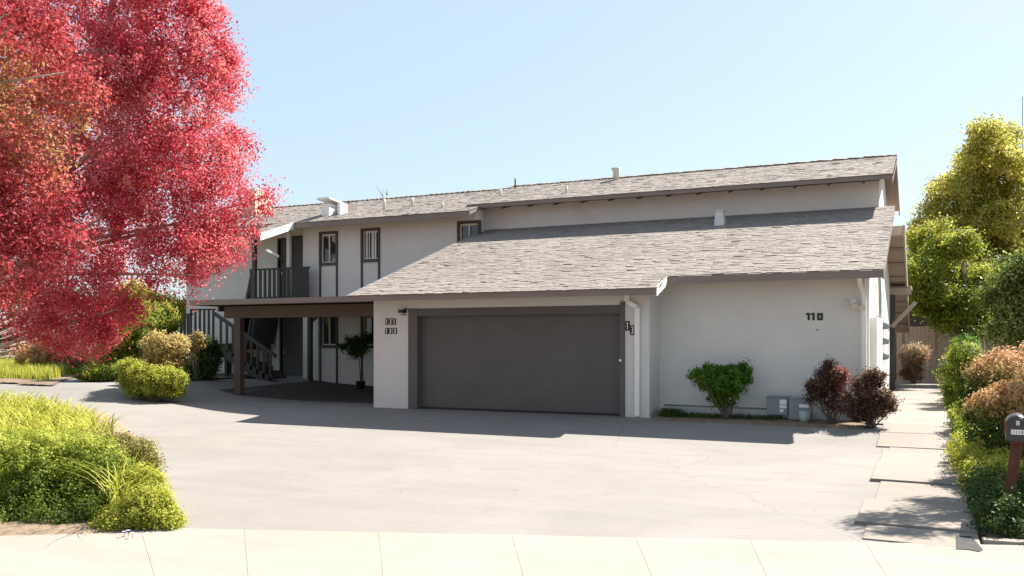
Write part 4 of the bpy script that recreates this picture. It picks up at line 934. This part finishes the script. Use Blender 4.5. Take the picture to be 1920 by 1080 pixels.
# ---- shrubs by the front wall
d = at(1355, 700, 17.8)
def Dp(px, Y): X = XP(px, Y); return Y * cy_ - X * sy_
Y0 = 17.55; dd = Dp(1355, Y0)
plant('green_bush', (XP(1360, Y0), Y0, 0.03), [LB(1355, 715, dd, 48, 28, 40), LB(1372, 695, dd, 10, 9, 10), LB(1340, 692, dd, 12, 7, 10), LB(1330, 705, dd, 30, 22, 24), LB(1383, 703, dd, 30, 22, 24), LB(1357, 738, dd, 34, 26, 30), LB(1304, 704, dd, 12, 6, 9), LB(1396, 688, dd, 12, 8, 9)], 330, 55, 0.055, 0.024, 'brightgreen', 'rounded bright green bush standing against the white front wall', 'bush', seed=61, zmin=0.12, shell=0.4, stems=5)
Y0 = 17.45; dd = Dp(1565, Y0)
e = plant('burgundy_shrub', (XP(1562, Y0), Y0, 0.03), rough([LB(1562, 712, dd, 30, 22, 26), LB(1552, 695, dd, 20, 16, 18), LB(1540, 725, dd, 26, 20, 26), LB(1570, 750, dd, 36, 32, 34), LB(1528, 742, dd, 14, 12, 12)], 4, 4), 330, 34, 0.08, 0.022, 'burgundy', 'loose burgundy shrub with a coral-red spray, right of the utility boxes', 'shrub', seed=62, zmin=0.12, shell=0.4, stems=7, stem_r=0.014)
rs = np.random.RandomState(3); P, D_, T, cc = crown_points(rs, [LB(1577, 705, dd - .25, 12, 20, 9)], 20, 40, 0.06)
V = leaves(rs, P, 0.022); quads_mesh('coral_spray', V, len(P), M['redtip'], e, tint=np.clip(T, 0, 1))
dd = Dp(1630, 17.2)
plant('burgundy_shrub', (XP(1632, 17.2), 17.2, 0.03), rough([LB(1632, 737, dd, 38, 34, 34), LB(1615, 722, dd, 24, 20, 24), LB(1652, 757, dd, 26, 30, 28), LB(1610, 765, dd, 28, 28, 28), LB(1642, 714, dd, 20, 12, 16)], 5, 4), 480, 36, 0.08, 0.022, 'burgundy', 'dense rounded burgundy shrub at the corner of the wall by the walkway', 'shrub', seed=63, zmin=0.10, shell=0.4, stems=9, stem_r=0.014)
# weeds along the wall
def tufts(name, region, n, h, wd, m, label, cat, seed, kind=None, lean=0.5, seg=3, group=None, base=None):
    """arching grass blades; region(rs, n) -> xy"""
    rs = np.random.RandomState(seed); XY = region(rs, n); Z = gz(XY[:, 0], XY[:, 1]) + 0.03
    th = rs.uniform(0, 2 * np.pi, n); H = h * rs.uniform(0.6, 1.2, n); ln = lean * rs.uniform(0.4, 1.3, n) * H
    dx, dy = np.cos(th), np.sin(th); qs = []; 
    px_, py_, pz_ = XY[:, 0], XY[:, 1], Z
    prev = None
    for k in range(seg + 1):
        t = k / seg; cx = px_ + dx * ln * t * t; cy = py_ + dy * ln * t * t; cz = pz_ + H * (t - 0.35 * lean * t * t * t)
        ww = wd * (1 - t * 0.92); l = np.stack([cx - dy * ww, cy + dx * ww, cz], 1); r_ = np.stack([cx + dy * ww, cy - dx * ww, cz], 1)
        if prev is not None: qs.append(np.stack([prev[0], prev[1], r_, l], 1))
        prev = (l, r_)
    V = np.concatenate(qs, 0).reshape(-1, 3); T = np.tile(rs.uniform(0, 1, n), seg)
    o = quads_mesh(name, V, len(V) // 4, M[m], loc=base or (float(XY[:, 0].mean()), float(XY[:, 1].mean()), float(Z.mean())), tint=T)
    return tag(o, label, cat, group, kind)
def rect(x0, x1, y0, y1): return lambda rs, n: np.stack([rs.uniform(x0, x1, n), rs.uniform(y0, y1, n)], 1)
tufts('weeds', rect(-4.9, -2.6, 17.45, 18.1), 2000, 0.10, 0.006, 'darkgreen', 'thin dark green weeds along the foot of the white front wall', 'weeds', 71, 'stuff')
tufts('weeds', lambda rs, n: np.stack([rs.normal(-4.7, .12, n), rs.normal(17.6, .08, n)], 1), 900, 0.2, 0.006, 'darkgreen', 'small green weed clump beside the inner corner of the garage wall', 'weeds', 72, 'stuff')
# potted tree in the carport
pp = at(676, 715, 26.5); py0 = 22.0; X = XP(676, py0); g0 = float(gz(X, py0)); dd = Dp(676, py0)
e = plant('potted_tree', (X, py0, g0), rough([LB(662, 638, dd, 18, 9, 16), LB(672, 655, dd, 20, 12, 16), LB(688, 634, dd, 12, 9, 12), LB(653, 650, dd, 12, 8, 12)], 8, 4), 90, 30, 0.09, 0.04, 'darkgreen', 'small dark-leaved standard tree in a pot at the back of the carport', 'potted tree', seed=64,
          trunk=([(X, py0, g0 + .1), (X - .02, py0, g0 + .5), (X - .06, py0, g0 + 1.0)], [0.018, 0.016, 0.012]), nbr=12)
MB().tube([(X, py0, g0 + 0.0), (X, py0, g0 + .2), (X, py0, g0 + .23)], [0.11, 0.15, 0.155], 16).build('pot', M['black'], e)
# ---- left back bed
def lshrub(name, px, pyb, lobes, d, n, per, cr, size, m, label, cat, seed, **k):
    p = at(px, 640, d); g = float(gz(p.x, p.y)); return plant(name, (p.x, p.y, g), lobes, n, per, cr, size, m, label, cat, seed=seed, zmin=g, **k)
def gd_(px, py): q = G(px, py); return q.y * cy_ - q.x * sy_
dl = gd_(290, 716); dl = min(dl, 22.0)
print('DL', dl)
d = dl + 0.4
lshrub('golden_shrub', 305, 0, [LB(300, 650, d, 36, 26, 30), LB(330, 652, d, 28, 22, 26), LB(305, 685, d, 42, 32, 34), LB(300, 712, d, 36, 20, 30)], d, 460, 60, 0.09, 0.030, 'gold', 'rounded golden-leaved shrub in front of the stair landing', 'shrub', 81, tintfn=tiptint(0.5, 1.5))
lshrub('golden_shrub', 368, 0, [LB(371, 640, 25.2, 13, 17, 12), LB(358, 655, 25.2, 10, 10, 10), LB(366, 670, 25.2, 8, 16, 8)], 25.2, 60, 55, 0.08, 0.028, 'gold', 'small golden shrub tip beside the stair landing, right of the rounded one', 'shrub', 82)
d = dl - 0.5
lshrub('lime_groundcover', 290, 0, [LB(262, 700, d, 32, 18, 30), LB(300, 708, d, 46, 18, 36), LB(245, 712, d, 22, 14, 24), LB(325, 710, d, 22, 16, 26), LB(240, 690, d, 26, 14, 24), LB(255, 726, d, 26, 16, 24), LB(290, 730, d, 34, 16, 30), LB(322, 727, d, 24, 16, 24)], d, 680, 60, 0.075, 0.026, 'limegrass', 'bright lime-green mound at the edge of the driveway below the golden shrub', 'ground cover', 83)
lshrub('lime_groundcover', 200, 0, [LB(205, 698, dl + 2.5, 34, 12, 30), LB(170, 700, dl + 2.5, 30, 11, 30), LB(232, 690, dl + 3, 24, 14, 24)], dl + 2.5, 300, 60, 0.08, 0.028, 'hedge', 'low green mat of ground cover between the grass strip and the lime mound', 'ground cover', 89)
d = dl + 3.5
lshrub('dark_shrub', 235, 0, [LB(240, 620, d, 55, 45, 50), LB(220, 660, d, 40, 40, 40), LB(290, 605, d + 1, 42, 38, 40), LB(240, 685, d, 55, 34, 40)], d, 520, 60, 0.15, 0.052, 'midgreen', 'dark green broad-leaved shrub below the red maple boughs', 'shrub', 84, asp=0.4)
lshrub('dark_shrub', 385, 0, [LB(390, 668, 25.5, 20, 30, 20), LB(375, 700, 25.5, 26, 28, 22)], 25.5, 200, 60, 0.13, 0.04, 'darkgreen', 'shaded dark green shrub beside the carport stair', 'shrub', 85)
d = 33
lshrub('canopy_tree', 330, 0, [LB(330, 580, d, 42, 22, 40), LB(290, 575, d, 40, 26, 36), LB(355, 598, d, 20, 18, 20), LB(255, 560, d, 40, 30, 36)], d, 260, 60, 0.18, 0.055, 'yellowgreen', 'yellow-green small tree behind the stair landing', 'tree', 86, trunk=None, stems=8, stem_r=0.03)
d = gd_(110, 704) + 0.5
lshrub('peach_shrub', 110, 0, [LB(95, 655, d, 40, 26, 36), LB(135, 662, d, 34, 24, 30), LB(150, 676, d, 24, 18, 24), LB(60, 668, d, 34, 26, 30), LB(100, 685, d, 60, 22, 30)], d, 420, 55, 0.09, 0.030, 'orangetip', 'peach and tan leaved shrub under the red maple, behind the grass strip', 'shrub', 87, tintfn=tiptint(0.3, 1.2), stems=3)
def pxregion(pts_rect):
    x0, x1, y0, y1 = pts_rect
    def f(rs, n):
        out = []
        for _ in range(n):
            q = G(rs.uniform(x0, x1), rs.uniform(y0, y1)); out.append((q.x, q.y))
        return np.array(out)
    return f
def polyregion(P):
    P = [(p.x, p.y) for p in P]
    def inside(x, y):
        c = False; n = len(P)
        for i in range(n):
            x1, y1 = P[i]; x2, y2 = P[(i + 1) % n]
            if (y1 > y) != (y2 > y) and x < (x2 - x1) * (y - y1) / (y2 - y1) + x1: c = not c
        return c
    def f(rs, n):
        xs = [p[0] for p in P]; ys = [p[1] for p in P]; out = []
        while len(out) < n:
            x, y = rs.uniform(min(xs), max(xs)), rs.uniform(min(ys), max(ys))
            if inside(x, y): out.append((x, y))
        return np.array(out)
    return f
gp = [G(*p) for p in ((-80, 712), (30, 712), (90, 716), (135, 704), (150, 690), (100, 686), (0, 684), (-80, 684))]
tufts('grass', polyregion(gp), 16000, 0.42, 0.014, 'limegrass', 'sunlit lime-green grass strip at the far side of the driveway under the red maple', 'grass', 91, 'stuff', lean=0.35)
gp = [G(*p) for p in ((150, 700), (235, 703), (240, 690), (150, 688))]
tufts('grass', polyregion(gp), 7000, 0.30, 0.013, 'midgreen', 'darker green ground cover between the grass strip and the lime mound', 'grass', 92, 'stuff')
# ---- foreground island planting
gp = [G(*p) for p in ((-260, 800), (-200, 770), (0, 765), (100, 775), (170, 800), (215, 830), (150, 850), (0, 850), (-200, 860))]
tufts('daylily_clump', polyregion(gp), 2600, 0.60, 0.021, 'limegrass', 'spiky lime-green daylily leaves along the top of the island planter', 'plants', 93, 'stuff', lean=0.95, seg=5)
def isl(name, lobes, n, per, cr, size, m, label, cat, seed, px, py, **k):
    p = G(px, py); return plant(name, (p.x, p.y, p.z + .05), lobes, n, per, cr, size, m, label, cat, seed=seed, zmin=p.z + 0.02, **k)
d = 9.2
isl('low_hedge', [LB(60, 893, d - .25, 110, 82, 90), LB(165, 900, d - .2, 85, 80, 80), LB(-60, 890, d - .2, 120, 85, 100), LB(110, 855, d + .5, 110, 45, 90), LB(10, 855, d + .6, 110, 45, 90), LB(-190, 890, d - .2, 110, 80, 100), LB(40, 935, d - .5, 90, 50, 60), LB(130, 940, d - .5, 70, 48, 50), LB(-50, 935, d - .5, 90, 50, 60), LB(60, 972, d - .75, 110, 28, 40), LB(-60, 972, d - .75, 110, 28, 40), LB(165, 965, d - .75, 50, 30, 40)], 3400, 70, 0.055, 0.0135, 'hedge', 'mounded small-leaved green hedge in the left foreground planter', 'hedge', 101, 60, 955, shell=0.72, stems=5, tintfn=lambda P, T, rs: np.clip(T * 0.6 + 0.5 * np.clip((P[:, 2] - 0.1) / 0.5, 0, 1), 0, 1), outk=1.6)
isl('twiggy_shrub', [LB(225, 850, d + .5, 62, 36, 55), LB(265, 865, d + .3, 36, 38, 36), LB(180, 835, d + .7, 50, 26, 45)], 380, 55, 0.055, 0.014, 'brush', 'twiggy olive-brown shrub on the driveway side of the foreground hedge', 'shrub', 102, 235, 930, stems=10)
isl('creeping_juniper', [LB(270, 955, d - .9, 62, 40, 50), LB(235, 975, d - 1.0, 55, 24, 40), LB(300, 975, d - 1.0, 40, 24, 36), LB(265, 915, d - .5, 45, 40, 45), LB(205, 990, d - 1.1, 30, 14, 30), LB(318, 985, d - 1.05, 26, 18, 26)], 640, 60, 0.05, 0.014, 'limegrass', 'bright lime creeping ground cover spilling onto the sidewalk corner', 'ground cover', 103, 270, 985, shell=0.5, stems=4)
gp = [G(*p) for p in ((200, 985), (225, 960), (240, 975), (225, 990))]
tufts('strappy_plant', polyregion(gp), 60, 0.75, 0.013, 'limegrass', 'arching yellow-green strap leaves beside the foreground hedge', 'plant', 94, None, lean=0.8, seg=7)
fl0 = G(240, 1001); e = empty('purple_flowers', (fl0.x, fl0.y, fl0.z), 'two small lilac flowers at the sidewalk edge of the foreground planter', 'flowers')
for k, (px_, py_) in enumerate(((233, 997), (248, 999), (241, 995))):
    p = at(px_, py_, (CAMZ - SZ - 0.06) * F / (py_ - 640)); b = MB()
    for j in range(7):
        a = j * 0.9; q = Vector((math.cos(a), math.sin(a), 0.25)) * 0.02; s_ = Vector((-math.sin(a), math.cos(a), 0)) * 0.009
        b.poly([p, p + q * .6 + s_, p + q, p + q * .6 - s_])
    b.build('blossom', M['flower'], e); MB().tube([(p.x, p.y, p.z), (p.x, p.y, fl0.z)], 0.002, 5).build('stem', M['hedge'], e)
# ---- distant trees beyond the ridge and to the left
def bare(px, top, d, seed, label):
    rs = random.Random(seed); p = at(px, 640, d); zt = at(px, top, d).z; e = empty('bare_tree', (p.x, p.y, 0), label, 'tree')
    b = MB(); b.tube([(p.x, p.y, 0), (p.x, p.y, zt * .6), (p.x, p.y, zt * 0.85)], [0.18, 0.12, 0.05], 8); b.build('trunk', M['bark'], e); b = MB()
    for k in range(60):
        a = rs.uniform(0, 6.28); z0 = zt * rs.uniform(0.6, 0.84); L = rs.uniform(0.5, 1.4); q = Vector((p.x + math.cos(a) * L * .8, p.y + math.sin(a) * L * .8, min(zt, z0 + L * rs.uniform(.5, 1.3))))
        s0 = Vector((p.x, p.y, z0)); b.tube([s0, s0.lerp(q, .5) + Vector((rs.uniform(-.1, .1), 0, .05)), q], [0.03, 0.02, 0.008], 5)
        for j in range(5):
            s1 = s0.lerp(q, rs.uniform(.4, 1)); b.tube([s1, s1 + Vector((rs.uniform(-.4, .4), rs.uniform(-.4, .4), rs.uniform(.1, .5)))], [0.013, 0.006], 4)
    b.build('branches', M['bark'], e)
bare(740, 354, 48, 3, 'bare twiggy treetop showing over the roof ridge')
bare(790, 362, 50, 4, 'very small bare treetop over the ridge, right of the larger one')
p = at(-250, 640, 34)
hedge_l = plant('backdrop_tree', (p.x, p.y, 0), [LB(-120, 560, 40, 110, 100, 90), LB(40, 590, 42, 90, 80, 70), LB(-300, 560, 40, 120, 110, 90), LB(130, 600, 43, 70, 70, 50), LB(220, 600, 44, 70, 70, 50)], 700, 55, 0.35, 0.09, 'darkgreen', 'dark evergreen mass far behind the red maple at the left', 'tree', seed=88, stems=10, stem_r=0.06)
# driveway cracks, dead leaves on the paving
rs = np.random.RandomState(9); n = 90
XY = np.stack([rs.uniform(-9, -0.8, n), rs.uniform(8.3, 17.0, n)], 1); C = np.concatenate([XY, (gz(XY[:, 0], XY[:, 1]) + 0.012)[:, None]], 1)
V = leaves(rs, C, 0.016, up=4); tag(quads_mesh('fallen_leaves', V, n, M['dryleaf'], loc=(float(XY[:, 0].mean()), float(XY[:, 1].mean()), 0), tint=rs.uniform(0, .5, n)), 'scattered dry fallen leaves on the pale driveway', 'leaves', kind='stuff')
